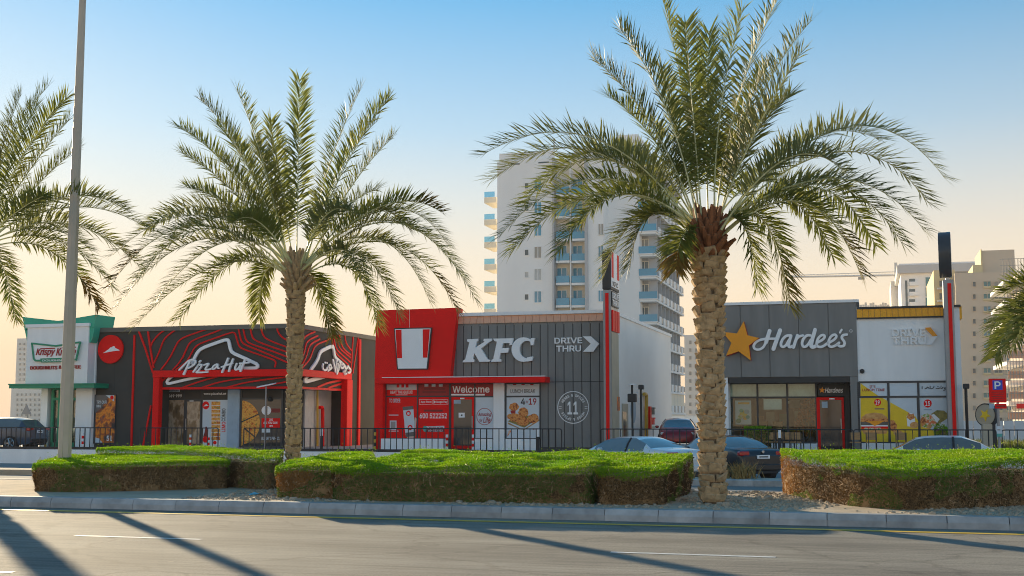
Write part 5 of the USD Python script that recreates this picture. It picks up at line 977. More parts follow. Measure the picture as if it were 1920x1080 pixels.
hedge('round leafy bush at the foot of the tall pylon', [s2w(fp(x, 830, T - d_)[0], T - d_)[:2] for x, d_ in ((1753, 2.2), (1778, 2.2), (1778, 1.6), (1753, 1.6))], Z_PLOT, Z_PLOT + 1.1, Z_PLOT + 1.2, N, 900, 900, seed=16, green_low=.5, leaf=.08, rough=.2, rnd=.12)

# ---------------------------------------------------------------- poles, signs, totem
def pole_thing(name, label, px, py_top, t, cat, r=.045):
    f_ = fp(px, py_top, t); o = thing(name, label, cat, (f_[0], t, Z_PLOT)); part(o, 'pole', MB().tube([(f_[0], t, Z_PLOT), (f_[0], t, f_[1])], r, 8).mesh(), 'black_metal'); return o, f_
o, f_ = pole_thing('speaker_pole', 'black pole with a square dark box and flat white cap by the warm side wall', 1185, 722, T - .5, 'pole'); part(o, 'box', B(fp(1178.5, 745, T - .5)[0], fp(1194, 745, T - .5)[0], T - .75, T - .45, fp(1186, 754, T - .5)[1], fp(1186, 738.5, T - .5)[1], ch=.02), 'black_metal'); part(o, 'cap', MB().tube([(f_[0], T - .5, f_[1]), (f_[0], T - .5, f_[1] + .05)], .16, 12).mesh(), 'white_sign')
o, f_ = pole_thing('flood_light_pole', 'black pole with small floodlight head before the yellow pipe', 1201.5, 726, T - .5, 'lamp'); part(o, 'lamp_head', B(f_[0] - .08, f_[0] + .13, T - .7, T - .4, f_[1] - .1, f_[1] + .1, ch=.02), 'black_metal')
o, f_ = pole_thing('flood_light_pole', 'black pole with small floodlight head right of the tall pylon', 1810.5, 722, T - .5, 'lamp', .06); part(o, 'lamp_head', B(f_[0] - .1, f_[0] + .13, T - .7, T - .4, f_[1] - .15, f_[1] + .05, ch=.02), 'black_metal')
TS_ = T_WALL - .3
sc = fp(1872, 780, TS_)[0]; o = thing('parking_sign', 'red parking sign with white P on blue square', 'sign', (sc, TS_, Z_LOT))
a, b, z0, z1 = rect(1855, 710, 1887.5, 755, TS_); part(o, 'pole', MB().tube([(sc, TS_ + .06, Z_LOT), (sc, TS_ + .06, z1 - .05)], .05, 8).mesh(), 'grey_metal')
pl = part(o, 'red_plate', B(a, b, TS_ - .02, TS_ + .005, z0, z1, ch=.008), 'sign_red'); mp_ = slab(o, 'lower_plate', 1865.5, 757, 1887.5, 766, TS_, .02, 'sign_red'); mat('sign_blue', (.012, .07, .55), .4, .03)
bs = slab(pl, 'blue_square', 1861.5, 713, 1880, 731, TS_ - .02, .004, 'sign_blue'); text(bs, 'letter_p', 'P', 1865, 715, 1876.5, 729, TS_ - .024, .002, 'white_sign')
for i, y in enumerate((734.5, 738.5, 742.5, 746, 750)): slab(pl, 'caption_line', 1859 + i % 2 * 3, y, 1884 - i % 3 * 2, y + 1.4, TS_ - .02, .003, 'maroon_print')
slab(o, 'blue_tag', 1855, 757.5, 1864, 766, TS_, .02, 'blue_brick'); slab(mp_, 'caption_line', 1868, 760, 1885, 763, TS_ - .02, .003, 'maroon_print')
for y in (799, 807, 813): slab(o, 'pole_sticker', 1869, y, 1879, y + 6, TS_ + .02, .05, 'pale_print' if y != 813 else 'teal_print')
sc = fp(1851, 800, T - 1)[0]; o = thing('menu_totem', 'grey totem with round star disc near the parking sign', 'totem', (sc, T - 1, Z_PLOT)); a, b, z0, z1 = rect(1842.5, 795, 1861, 843, T - 1)
part(o, 'column', B(a, b, T - 1.3, T - .7, Z_PLOT, z1, ch=.02), 'sun_beige'); part(o, 'column_side', B(b - .005, b + .12, T - 1.28, T - .72, Z_PLOT, z1 - .01), 'black_metal')
cc = fp(1851, 778, T - 1); dk = trimesh.creation.cylinder(.46, .24, sections=36); dk.apply_transform(trimesh.transformations.rotation_matrix(math.pi / 2, [1, 0, 0])); dk.apply_transform(trimesh.transformations.rotation_matrix(math.radians(-38), [0, 0, 1])); dk.apply_translation([cc[0], T - 1, cc[1]])
o2 = part(o, 'star_disc', dk, 'black_metal', smooth=30); R2 = trimesh.transformations.rotation_matrix(math.radians(-38), [0, 0, 1])
def on_disc(poly, lift, d=.02):
    v = trimesh.creation.extrude_polygon(poly, d, engine='earcut'); w = np.column_stack([v.vertices[:, 0], -.12 - lift - v.vertices[:, 2], v.vertices[:, 1]]) @ R2[:3, :3].T; return (w + [cc[0], T - 1, cc[1]], v.faces)
part(o2, 'disc_face', on_disc(Point(0, 0).buffer(.41), .002), 'sun_beige'); part(o2, 'star', on_disc(Polygon(star_pts(0, 0, .26, .1)), .024), 'yellow_print')
o, f_ = (lambda f: (thing('warning_sign', 'small grey triangle sign on a post behind the dark car', 'sign', (f[0], 58, Z_PLOT)), f))(fp(52, 775, 58)); part(o, 'pole', MB().tube([(f_[0], 58, -.3), (f_[0], 58, f_[1])], .04, 6).mesh(), 'grey_metal'); part(o, 'plate', MB().ext(Polygon([(f_[0] - .32, f_[1] - .05), (f_[0] + .32, f_[1] - .05), (f_[0], f_[1] + .5)]), .03, on_front(57.9)).mesh(), 'grey_metal')
mat('blue_glass', (.08, .34, .50), .12, .12, scale=.15, spec=.6)
# lamp post on the median
lb = gp(119, 880, Z_MED); lb = dp(120, 880, 29.0); o = thing('street_lamp', 'tall tapered beige lamp post rising out of the top of the picture', 'street lamp', (lb[0], lb[1], Z_MED), street=False)
mat('lamp_paint', (.52, .45, .36), .5, .08); part(o, 'pole', MB().tube([(0, 0, 0), (0, 0, 4), (.02, 0, 13)], [.165, .145, .075], 8).mesh(), 'lamp_paint'); part(o, 'access_door', MB().box(.02, .14, -.175, -.13, .62, 1.0).mesh(), 'lamp_paint'); part(o, 'arm', MB().tube([(.02, 0, 12.9), (.1, -1.2, 13.4), (.15, -2.4, 13.6)], [.05, .045, .04], 8).mesh(), 'lamp_paint'); part(o, 'lamp_head', MB().box(.0, .3, -3.1, -2.3, 13.52, 13.68, ch=.03).mesh(), 'grey_metal')
tag(part(thing('litter', 'crumpled blue litter on the gravel beside the orange brown hedge', 'litter', gp(478, 929, Z_MED), street=False), 'scrap', MB().tm(trimesh.convex.convex_hull(np.random.default_rng(3).normal(size=(16, 3)) * [.05, .04, .02] + [0, 0, .03])).mesh(), 'blue_glass'))
# weeds
rng = np.random.default_rng(9); mat('dry_weed', (.45, .30, .10), .8, .25, scale=4, island=.3)
def weed(px, py, label, n, hgt):
    b = gp(px, py, Z_VERGE); w = thing('dry_weed', label, 'weed', b, street=False); mb = MB()
    for i in range(n):
        r0 = rng.normal(0, .16, 2); d = rng.normal(0, .3, 2); h_ = hgt * rng.uniform(.5, 1.1); a = rng.uniform(0, 6.28); e_ = np.array([math.cos(a), math.sin(a), 0]) * .012
        m_ = np.array([*(r0 + d * h_ * .5), h_ * .6]); t_ = np.array([*(r0 + d * h_ * 1.3), h_]); p0 = np.array([*r0, 0])
        mb.add([p0 - e_, p0 + e_, m_ - e_, m_ + e_, t_], [(0, 1, 3, 2), (2, 3, 4, 4)])
    part(w, 'blades', mb.mesh(), 'dry_weed')
weed(1290, 897, 'thin dry weed tuft left of the tall palm trunk', 60, .35); weed(1265, 897, 'smallest dry weed tuft by the silver car wheel', 40, .3); weed(1385, 897, 'bushy dry weed tuft behind the black car', 160, .45); weed(1400, 896, 'tall dry weed tuft near the right hedge', 90, .5)
leafmat('grass_yellow', (.30, .30, .03), (.16, .22, .02), .3, .5)
def lawn(name, label, s0, s1, t0, t1, z, n, seed):
    r = np.random.default_rng(seed); P = np.column_stack([r.uniform(s0, s1, n), r.uniform(t0, t1, n), np.full(n, z)]); a = r.uniform(0, 6.28, n); e_ = np.column_stack([np.cos(a), np.sin(a), a * 0]) * .03; tp_ = P + r.normal(0, .08, (n, 3)) * [1, 1, 0] + np.column_stack([a * 0, a * 0, r.uniform(.1, .35, n)])
    v = np.stack([P - e_, P + e_, tp_], 1).reshape(-1, 3); tag(part(None, name, (v, np.arange(3 * n).reshape(-1, 3)), 'grass_yellow'), label, 'grass', kind='stuff')
lawn('grass', 'yellow green grass strip at the right edge behind the railing', fp(1815, 830, 62)[0], 40, 58, 76, Z_PLOT, 30000, 3); lawn('grass', 'yellow grass patch left of the doughnut shop', -45, fp(84, 830, 58)[0] - .2, 60, 76, Z_PLOT, 12000, 4)

# ---------------------------------------------------------------- cars
def carpaint(name, col, metal=.3):
    mat(name, col, .32, .03, metal=metal, coat=.7)
carpaint('paint_silver', (.66, .69, .70), .35); carpaint('paint_black', (.010, .010, .011), .0); carpaint('paint_navy', (.05, .075, .11)); carpaint('paint_red', (.35, .012, .015)); carpaint('paint_white', (.75, .77, .78), .1)
mat('tyre', (.02, .02, .021), .85, .1); mat('rim', (.40, .41, .42), .3, .05, metal=.8); mat('car_glass', (.11, .13, .13), .04, .1, spec=.9, coat=.6); mat('tail_red', (.45, .01, .012), .15, .1, coat=1); mat('plastic_black', (.018, .018, .02), .6, .1)
def car(name, label, base, heading, paint, L=4.75, W=1.84, H=1.45, suv=False, roof=None, group=None):
    """heading: direction of the nose in the ground plane (degrees, 0 = +x)."""
    t = thing(name, label, 'car', base, street=False, rot=heading); hl = L / 2
    X = np.array([-hl, -hl + .05, -hl + .25, -hl + .55, -hl + .95, -hl + 1.25, -hl + 1.65, -.55, .05, .55, .85, 1.25, 1.65, hl - .35, hl - .08, hl])
    if suv: roofz = [.98, 1.05, 1.12, H * .93, H * .985, H, H, H, H * .995, H * .97, H * .90, H * .74, 1.02, .92, .78, .62]
    else: roofz = [.80, .96, 1.03, 1.05, 1.09, H * .865, H * .955, H * .995, H, H * .985, H * .945, H * .80, .98, .88, .76, .58]
    belt = np.interp(X, [-hl, -hl + .1, -hl + .5, 0, 1.2, hl - .3, hl], [.78, .93, 1.0, .95, .92, .80, .56]) + (.12 if suv else 0)
    roofz = np.maximum(np.array(roofz), belt + .005); wid = W / 2 * np.interp(X, [-hl, -hl + .12, -hl + .5, -1, 1, hl - .5, hl - .1, hl], [.80, .91, .985, 1, 1, .96, .84, .70]); bot = np.interp(X, [-hl, -hl + .3, 0, hl - .3, hl], [.36, .26, .2, .24, .32])
    n = len(X); ring = []
    for i in range(n):
        gh = roofz[i] - belt[i]; w = wid[i]; tw = w - min(.40, gh * .62) - .05
        half = [(0, bot[i]), (w * .88, bot[i]), (w * .97, bot[i] + .12), (w, (bot[i] + belt[i]) * .52), (w * .985, belt[i] - .06), (w * .95, belt[i]), (w * .95 * .45 + tw * .55 + .02, belt[i] + gh * .55), (tw, belt[i] + gh * .93), (tw * .55, roofz[i] + .012), (0, roofz[i] + .02)]
        full = [(y, z) for y, z in half] + [(-y, z) for y, z in half[-2:0:-1]]
        ring.append([(X[i], y, z) for y, z in full])
    m = len(ring[0]); v = np.array(ring).reshape(-1, 3); body, side, fr, rear = [], [], [], []
    xr0, xr1 = (-hl + .05, -hl + .55) if suv else (-hl + .95, -hl + 1.65); xf0, xf1 = .85, 1.65
    for i in range(n - 1):
        xm = (X[i] + X[i + 1]) / 2
        for j in range(m):
            f = (i * m + j, i * m + (j + 1) % m, (i + 1) * m + (j + 1) % m, (i + 1) * m + j)
            jj = j if j < 9 else m - 1 - j                              # mirrored index of the strip
            if jj in (5, 6) and -hl + (.55 if suv else 1.25) < xm < 1.1: side.append(f)
            elif jj in (7, 8) and xf0 < xm < xf1 and xm > .8: fr.append(f)
            elif jj in (7, 8) and xr0 < xm < xr1: rear.append(f)
            else: body.append(f)
    caps = [[j for j in range(m)], [(n - 1) * m + j for j in range(m)]]
    tri = [(c[0], c[j], c[j + 1]) for c in caps for j in range(1, m - 1)]
    bd = MB().add(v, body); bd.add(v, tri)
    bdm = trimesh.Trimesh(*bd.mesh(), process=True); bdm.merge_vertices()
    part(t, 'body', bdm, paint, smooth=38)
    def sub(fs, name, off=0.0):
        a = np.array(fs); u, inv = np.unique(a, return_inverse=True); part(t, name, (v[u], inv.reshape(a.shape)), 'car_glass', smooth=30)
    sub([f for f in side if v[f[0]][1] + v[f[1]][1] > 0], 'side_glass'); sub([f for f in side if v[f[0]][1] + v[f[1]][1] <= 0], 'side_glass'); sub(fr, 'windscreen'); sub(rear, 'rear_window')
    for x in (-.30, ):                                                     # door pillars
        i = int(np.argmin(abs(X - x)))
        for sgn in (1, -1):
            gh = H - .95 - (.12 if suv else 0); part(t, 'pillar', MB().tube([(x, sgn * W / 2 * .955, .95 + (.12 if suv else 0)), (x + .0, sgn * (W / 2 * .43 + (W / 2 - .36) * .55 + .03), .95 + gh * .55), (x, sgn * (W / 2 - min(.40, gh * .62) - .045), .93 + gh * .97)], .035, 6).mesh(), 'plastic_black')
    rw = .345 if suv else .325
    for x in (-hl + .98, hl - .92):
        for sgn in (1, -1):
            y = sgn * (W / 2 - .10); c = trimesh.creation.cylinder(rw + .045, .24, sections=28); c.apply_transform(trimesh.transformations.rotation_matrix(math.pi / 2, [1, 0, 0])); c.apply_translation([x, y - sgn * .035, rw]); part(t, 'wheel_arch', c, 'plastic_black')
            c = trimesh.creation.cylinder(rw, .22, sections=28); c.apply_transform(trimesh.transformations.rotation_matrix(math.pi / 2, [1, 0, 0])); c.apply_translation([x, y + sgn * .005, rw]); wh = part(t, 'wheel', c, 'tyre')
            rim = MB(); cyl = trimesh.creation.cylinder(rw * .68, .03, sections=24); cyl.apply_transform(trimesh.transformations.rotation_matrix(math.pi / 2, [1, 0, 0])); cyl.apply_translation([x, y + sgn * .107, rw]); part(wh, 'rim_disc', cyl, 'plastic_black')
            for a in range(5):
                an = a * 2 * math.pi / 5; rim.tube([(x, y + sgn * .128, rw), (x + math.cos(an) * rw * .66, y + sgn * .124, rw + math.sin(an) * rw * .66)], [.045, .03], 5)
            rim.tube([(x + math.cos(a) * rw * .67, y + sgn * .122, rw + math.sin(a) * rw * .67) for a in np.linspace(0, 2 * math.pi, 25)], .02, 5, cap=False); part(wh, 'rim', rim.mesh(), 'rim')
    zb = 1.0 if suv else .90; xb = -hl
    for sgn in (1, -1):
        part(t, 'tail_light', MB().box(xb + .0, xb + .22, sgn * W * .27, sgn * W * .462, zb - .07, zb + .07, ch=.03).mesh(), 'tail_red'); part(t, 'mirror', MB().box(.72, .86, sgn * (W / 2 - .02), sgn * (W / 2 + .17), .95, 1.07, ch=.04).mesh(), paint)
        part(t, 'head_light', MB().box(hl - .30, hl - .10, sgn * W * .27, sgn * W * .43, .64, .76, ch=.03).mesh(), 'white_sign')
        part(t, 'reflector', MB().box(xb + .0, xb + .1, sgn * W * .26, sgn * W * .38, .42, .47).mesh(), 'tail_red')
    part(t, 'rear_bumper', MB().box(xb - .03, xb + .12, -W * .36, W * .36, .34, .56, ch=.04).mesh(), paint if not suv else 'plastic_black'); pl = part(t, 'number_plate', MB().box(xb - .03, xb + .02, -.24, .24, zb - .17, zb - .05).mesh(), 'white_sign')
    part(pl, 'plate_marks', MB().box(xb - .034, xb - .03, -.17, .17, zb - .13, zb - .09).mesh(), 'black_print'); part(t, 'badge', MB().tube([(xb - .012, 0, zb + .055), (xb + .03, 0, zb + .055)], .045, 10).mesh(), 'rim'); part(t, 'exhaust_trim', MB().box(xb - .02, xb + .08, -W * .3, W * .3, .24, .33, ch=.02).mesh(), 'plastic_black')
    if roof: part(t, 'sunroof', MB().box(-.75, .35, -.42, .42, H + .005, H + .03, ch=.01).mesh(), roof)
    return t
def at_lot(px, y, z=Z_LOT): return np.array([*dp(px, 860, y)[:2], z])
hd = lambda dx, dy: math.degrees(math.atan2(dy, dx))
car('silver_sedan', 'silver sedan with red tail lights left of the tall palm trunk', at_lot(1196, 41.5), hd(-.62, .78), 'paint_silver', H=1.43)
car('black_sedan', 'black sedan seen from behind, partly hidden by the tall palm trunk', at_lot(1358, 42.8), hd(-.36, .93), 'paint_black', L=4.9, W=1.87, H=1.46)
car('red_car', 'red car with white bonnet reflection behind the railing at the drive lane', np.array([*dp(1272, 860, 61)[:2], Z_PLOT]), hd(-.15, -1), 'paint_red', L=4.6, W=1.85, H=1.42)
car('dark_blue_car', 'dark blue car at the left edge behind the railing', np.array([*dp(-8, 860, 60)[:2], Z_PLOT - .1]), hd(-1, .2), 'paint_navy', L=4.6, W=1.85, H=1.55, suv=True)
car('white_sedan', 'white sedan with only its roof and windows above the right hedge', at_lot(1768, 40.5), hd(-.96, .28), 'paint_white', H=1.47)

# ---------------------------------------------------------------- far buildings
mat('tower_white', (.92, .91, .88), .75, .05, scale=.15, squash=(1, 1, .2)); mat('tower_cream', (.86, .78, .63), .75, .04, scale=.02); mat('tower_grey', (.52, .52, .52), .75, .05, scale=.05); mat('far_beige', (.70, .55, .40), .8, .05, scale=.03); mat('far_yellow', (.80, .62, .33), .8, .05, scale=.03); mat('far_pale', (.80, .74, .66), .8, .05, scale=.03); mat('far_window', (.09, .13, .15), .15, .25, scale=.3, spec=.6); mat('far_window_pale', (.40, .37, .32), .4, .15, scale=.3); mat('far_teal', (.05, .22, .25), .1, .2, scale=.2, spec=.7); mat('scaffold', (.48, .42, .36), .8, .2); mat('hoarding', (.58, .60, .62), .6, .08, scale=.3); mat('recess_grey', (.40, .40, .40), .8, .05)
WR = random.Random(77); mat('curtain', (.55, .56, .54), .4, .1)
def win(par, x0, y0, x1, y1, t, m='blue_glass', fm='tower_white', mull=True, d=.12):
    s0, s1, z0, z1 = rect(x0, y0, x1, y1, t); w = max(.09, (s1 - s0) * .06); mb = MB()
    mb.box(s0 - w, s0, t - d, t + .05, z0 - w, z1 + w).box(s1, s1 + w, t - d, t + .05, z0 - w, z1 + w).box(s0, s1, t - d + .01, t + .05, z0 - w, z0).box(s0, s1, t - d + .01, t + .05, z1, z1 + w)
    if mull: mb.box((s0 + s1) / 2 - w * .5, (s0 + s1) / 2 + w * .5, t - d + .02, t + .02, z0, z1)
    if WR.random() < .28 and m in ('blue_glass', 'far_window', 'far_teal'): m = WR.choice(['curtain', 'far_window_pale', 'glass_blue'])
    o = part(par, 'window', mb.mesh(), fm); part(o, 'pane', B(s0, s1, t - .03, t + .03, z0, z1), m); return o
TT = 175.0
tw = thing('apartment_tower', 'tall white apartment tower with blue glass balconies behind the red restaurant', 'building', (fp(1060, 800, TT)[0], TT, Z_PLOT))
def S(x, t=TT): return fp(x, 560, t)[0]
ztop = fp(1030, 297, TT)[1]; ROW = [346.5, 388, 430, 471.5, 513, 555, 597, 638, 680, 722]
part(tw, 'wall', B(S(932), S(1040), TT, TT + 26, -.4, ztop), 'tower_white'); part(tw, 'wall', B(S(1040), S(1099), TT + 1.6, TT + 26, -.4, ztop), 'tower_cream'); part(tw, 'wall', B(S(1099), S(1133), TT - .2, TT + 26, -.4, ztop + 1.2), 'tower_white')
part(tw, 'fin', B(S(1037.5), S(1040.5), TT - .5, TT + 1.6, -.4, ztop), 'tower_grey'); part(tw, 'fin', B(S(1098.5), S(1104), TT - .6, TT + 1.6, -.4, ztop), 'tower_grey')
T2 = TT + 3.0
sE = S(1231, T2); part(tw, 'wall', B(S(1128, T2), S(1200, T2), T2, TT + 40, -.4, ztop + 1.0), 'tower_white')
part(tw, 'parapet', B(S(934), S(1036), TT + .5, TT + .8, ztop, ztop + 1.3), 'tower_white'); part(tw, 'parapet', B(S(1150, T2), S(1190, T2), T2 + 4, T2 + 12, ztop + 1, ztop + 4.5), 'tower_white')
for x0, x1 in ((957, 975), (1010, 1030)): part(tw, 'roof_slot', B(S(x0), S(x1), TT - .03, TT + .05, fp(1000, 307, TT)[1], fp(1000, 304.5, TT)[1]), 'far_window')
for sx_, w_, h_ in ((S(945), 2.2, 1.6), (S(985), 1.4, 1.2), (S(1060), 3.0, 2.2), (S(1110), 2.0, 1.4)): part(tw, 'roof_plant', B(sx_, sx_ + w_, TT + 6, TT + 8, ztop - .1, ztop + h_), 'tower_grey')
part(tw, 'roof_mast', B(S(1020), S(1020) + .15, TT + 6, TT + 6.15, ztop, ztop + 4.5), 'tower_grey')
tend = sp(1283, 600, sE)[0]
part(tw, 'rear_block', B(S(1200, T2), sE - 1.6, T2 + 2.2, tend, -.4, ztop + .5), 'recess_grey')
for y in ROW[:7]:
    win(tw, 984.5, y - 3, 991, y + 7, TT, 'far_window', mull=False); win(tw, 1002.5, y - 8.5, 1015, y + 12, TT)
    if y > 400: win(tw, 1122.5, y - 10, 1131.5, y + 10, TT - .2)
    for x0, x1 in ((1042.5, 1068), (1071.5, 1098)):
        win(tw, x0 + 2, y - 10, x0 + 20, y + 8, TT + 1.6, mull=True); s0, s1, z0, z1 = rect(x0, y + 4, x1, y + 17, TT)
        bl = part(tw, 'balcony', B(s0, s1, TT - .1, TT + 1.6, z0 - .35, z0 - .02), 'tower_white'); part(bl, 'balcony_glass', B(s0 + .05, s1 - .05, TT - .08, TT - .03, z0, z1), 'blue_glass')
    s0, s1, z0, z1 = rect(911.5, y + 15, 931, y + 25, TT + 4); bl = part(tw, 'balcony', B(s0, s1 + .3, TT + 3, TT + 8, z0 - .9, z0 - .02), 'tower_cream'); part(bl, 'balcony_glass', B(s0, s1, TT + 3.02, TT + 3.07, z0, z1), 'balcony_glass')
part(tw, 'centre_post', B(S(1069.2), S(1070.8), TT - .05, TT + 1.6, -.4, ztop), 'tower_white')
# right side: slabs, dividing walls and balcony fronts, storey by storey
zr = [fp(1215, y, T2)[1] for y in (304, 345, 387, 429, 471, 513, 556, 599, 641, 683, 725, 767)]
nb = 4
for i, z in enumerate(zr):
    part(tw, 'floor_slab', B(S(1199, T2), sE, T2 + .0, tend, z - .75, z - .45), 'tower_white')
    if i < 10:
        bl = part(tw, 'corner_balcony', B(S(1198.5, T2), sE + .15, T2 - .1, T2 + 2.2, z - .44, z - .30), 'tower_white'); part(bl, 'balcony_glass', B(S(1198.5, T2), sE + .1, T2 - .08, T2 - .02, z - .3, z + .75), 'blue_glass')
        win(tw, 1202, 560 - (z - fp(1215, 560, T2)[1]) * 12.6 - 22, 1216, 560 - (z - fp(1215, 560, T2)[1]) * 12.6 + 6, T2 + 2.2, 'far_window', 'tower_cream', True)
    for j in range(7):
        ta = T2 + 2.4 + (tend - T2 - 2.6) * j / 7; tb = T2 + 2.4 + (tend - T2 - 2.6) * (j + 1) / 7
        part(tw, 'balcony_wall', B(sE - .12, sE + .02, ta + .3, ta + (tb - ta) * .55, z - .44, z + .65), 'tower_white'); part(tw, 'balcony_rail', B(sE - .08, sE - .02, ta + (tb - ta) * .55, tb - .05, z - .3, z + .6), 'grey_metal')
        if i == 0: part(tw, 'dividing_wall', B(sE - 1.6, sE - .2, ta - .12, ta + .12, zr[-1], ztop), 'tower_grey')
part(tw, 'red_banner', B(sE + .03, sE + .1, T2 + 1, T2 + 5, fp(1233, 743, T2)[1], fp(1233, 731, T2)[1]), 'sign_red')
part(tw, 'podium', B(S(1150, T2), sE - .2, T2 + 6, tend, -.4, zr[-2] - .5), 'tower_cream')

def block(name, label, x0, x1, ytop, t, depth, wm, rows, cols, wpx, hpx, glass='far_window', base=None, group=None):
    s0, s1 = fp(x0, 640, t)[0], fp(x1, 640, t)[0]; zt = fp((x0 + x1) / 2, ytop, t)[1]; o = thing(name, label, 'building', ((s0 + s1) / 2, t, -.4)); part(o, 'wall', B(s0, s1, t, t + depth, -.4, zt), wm)
    for y in rows:
        for x in cols: win(o, x - wpx / 2, y - hpx / 2, x + wpx / 2, y + hpx / 2, t, glass, wm, wpx > 8, .25)
    return o
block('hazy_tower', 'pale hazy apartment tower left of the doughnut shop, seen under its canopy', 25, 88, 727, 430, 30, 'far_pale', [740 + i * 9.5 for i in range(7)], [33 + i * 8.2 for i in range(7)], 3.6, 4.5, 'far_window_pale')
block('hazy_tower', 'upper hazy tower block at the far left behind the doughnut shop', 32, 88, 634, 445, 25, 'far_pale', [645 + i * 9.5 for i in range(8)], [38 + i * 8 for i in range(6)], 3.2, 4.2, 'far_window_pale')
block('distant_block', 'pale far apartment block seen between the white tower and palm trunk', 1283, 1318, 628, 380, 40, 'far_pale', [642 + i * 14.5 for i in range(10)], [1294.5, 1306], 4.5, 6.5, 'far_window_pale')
TBE = 320
bb = block('beige_apartments', 'beige apartment block at the right behind the parking sign', 1795, 1935, 510, TBE, 45, 'far_beige', [533 + i * 23.2 for i in range(11)], [1827], 5.0, 8.5)
for i in range(12):
    y = 533 + i * 23.2
    for x, w_, m_ in ((1851, 13, 'far_teal'), (1872, 15, 'far_window'), (1893, 11, 'far_teal'), (1912, 11, 'far_window')):
        win(bb, x - w_ / 2, y - 5, x + w_ / 2, y + 3.5, TBE, m_, 'far_beige', True, .3); s0, s1, z0, z1 = rect(x - w_ / 2 - .6, y + 4.2, x + w_ / 2 + .6, y + 7.2, TBE); part(bb, 'window_ledge', B(s0, s1, TBE - .35, TBE, z0, z1), 'far_yellow')
s0, s1 = fp(1843, 480, TBE)[0], fp(1905, 480, TBE)[0]; part(bb, 'roof_block', B(s0, s1, TBE + 3, TBE + 20, fp(1870, 511, TBE)[1], fp(1870, 466, TBE)[1]), 'far_beige'); part(bb, 'roof_block', B(fp(1825, 490, TBE)[0], s0, TBE + 2, TBE + 18, fp(1830, 511, TBE)[1], fp(1830, 495, TBE)[1]), 'far_yellow'); part(bb, 'roof_block_side', B(s0 - .3, s0, TBE + 2.5, TBE + 20, fp(1870, 511, TBE)[1], fp(1870, 464, TBE)[1]), 'far_yellow')
yb = block('yellow_apartments', 'yellow lit wing with arched balconies left of the beige block', 1755, 1795, 506, TBE + 6, 40, 'far_yellow', [532 + i * 23.2 for i in range(10)], [1764, 1776, 1788], 5, 11)
for i in range(9): s0, s1, z0, z1 = rect(1757, 528 + i * 23.2 + 12, 1776, 528 + i * 23.2 + 15, TBE + 6); part(yb, 'balcony', B(s0, s1, TBE + 5, TBE + 6, z0, z1), 'far_pale')
TG_ = 400
gb = thing('glass_office_block', 'white and teal glass block behind the orange roof band', 'building', (fp(1720, 600, TG_)[0], TG_, -.4)); s0, s1 = fp(1690, 560, TG_)[0], fp(1775, 560, TG_)[0]
part(gb, 'wall', B(s0, s1, TG_, TG_ + 40, -.4, fp(1730, 512, TG_)[1]), 'tower_white'); part(gb, 'roof_slab', B(s0 - 1, s1 + 12, TG_ - 1.5, TG_ + 42, fp(1730, 512, TG_)[1], fp(1730, 497, TG_)[1]), 'tower_grey'); part(gb, 'roof_rail', B(s0 - .5, s1 + 12, TG_ - 1.2, TG_ - 1, fp(1730, 497, TG_)[1], fp(1730, 494, TG_)[1]), 'tower_white')
for i in range(5):
    y = 520 + i * 19; s0_, s1_, z0, z1 = rect(1736, y, 1758, y + 16.5, TG_); w_ = part(gb, 'glass_band', B(s0_, s1_, TG_ - .3, TG_, z0, z1), 'far_teal'); s0_, s1_, z0, z1 = rect(1705, y + 3, 1716, y + 16, TG_); part(gb, 'balcony_recess', B(s0_, s1_, TG_ - .1, TG_ + .05, z0, z1), 'far_window'); part(gb, 'balcony', B(s0_, s1_ + 1, TG_ - 1.2, TG_, z0, z0 + 1.2), 'tower_white')
part(gb, 'side_slot', B(fp(1698, 560, TG_)[0], fp(1702, 560, TG_)[0], TG_ - .1, TG_ + .05, -.4, fp(1700, 526, TG_)[1]), 'far_window')
gw = thing('pale_side_block', 'pale slab beside the glass block, furthest left of the right hand group', 'building', (fp(1680, 600, 440)[0], 440, -.4)); part(gw, 'wall', B(fp(1671, 560, 440)[0], fp(1692, 560, 440)[0], 440, 470, -.4, fp(1680, 527, 440)[1]), 'far_pale'); part(gw, 'yellow_fin', B(fp(1685, 560, 440)[0], fp(1687.5, 560, 440)[0], 439.5, 440, -.4, fp(1680, 529, 440)[1]), 'far_yellow')
# scaffolded building at the right edge
TSF = 230; sc = thing('scaffolded_building', 'building under construction wrapped in scaffolding at the right edge', 'building', (fp(1915, 600, TSF)[0], TSF, -.4)); s0, s1 = fp(1886, 640, TSF)[0], fp(1960, 640, TSF)[0]
part(sc, 'core', B(s0 + 3, s1, TSF + 3, TSF + 25, -.4, fp(1900, 505, TSF)[1]), 'scaffold')
for i in range(8): y = 528 + i * 38; z = fp(1905, y, TSF)[1]; part(sc, 'floor_slab', B(s0, s1, TSF, TSF + 25, z - .35, z + .35), 'tower_white')
rng = np.random.default_rng(8)
for i in range(14): s = s0 + (s1 - s0) * i / 13; part(sc, 'scaffold_pole', B(s - .06, s + .06, TSF - .6, TSF - .48, -.4, fp(1905, 482 + rng.uniform(0, 8), TSF)[1]), 'scaffold')
for i in range(26): z = fp(1905, 486 + i * 12, TSF)[1]; part(sc, 'scaffold_rail', B(s0 - .5, s1, TSF - .66, TSF - .61, z - .05, z + .05), 'scaffold')
for i in range(5): s0_, s1_, z0, z1 = rect(1890, 620 + i * 38, 1935, 634 + i * 38, TSF); part(sc, 'orange_netting', B(s0_, s1_, TSF - .46, TSF - .42, z0, z1), 'copper_panel')
part(sc, 'red_sign', B(*rect(1906, 757, 1925, 766, TSF - 1)[:2], TSF - 1.1, TSF - 1, *rect(1906, 757, 1925, 766, TSF - 1)[2:]), 'sign_red')
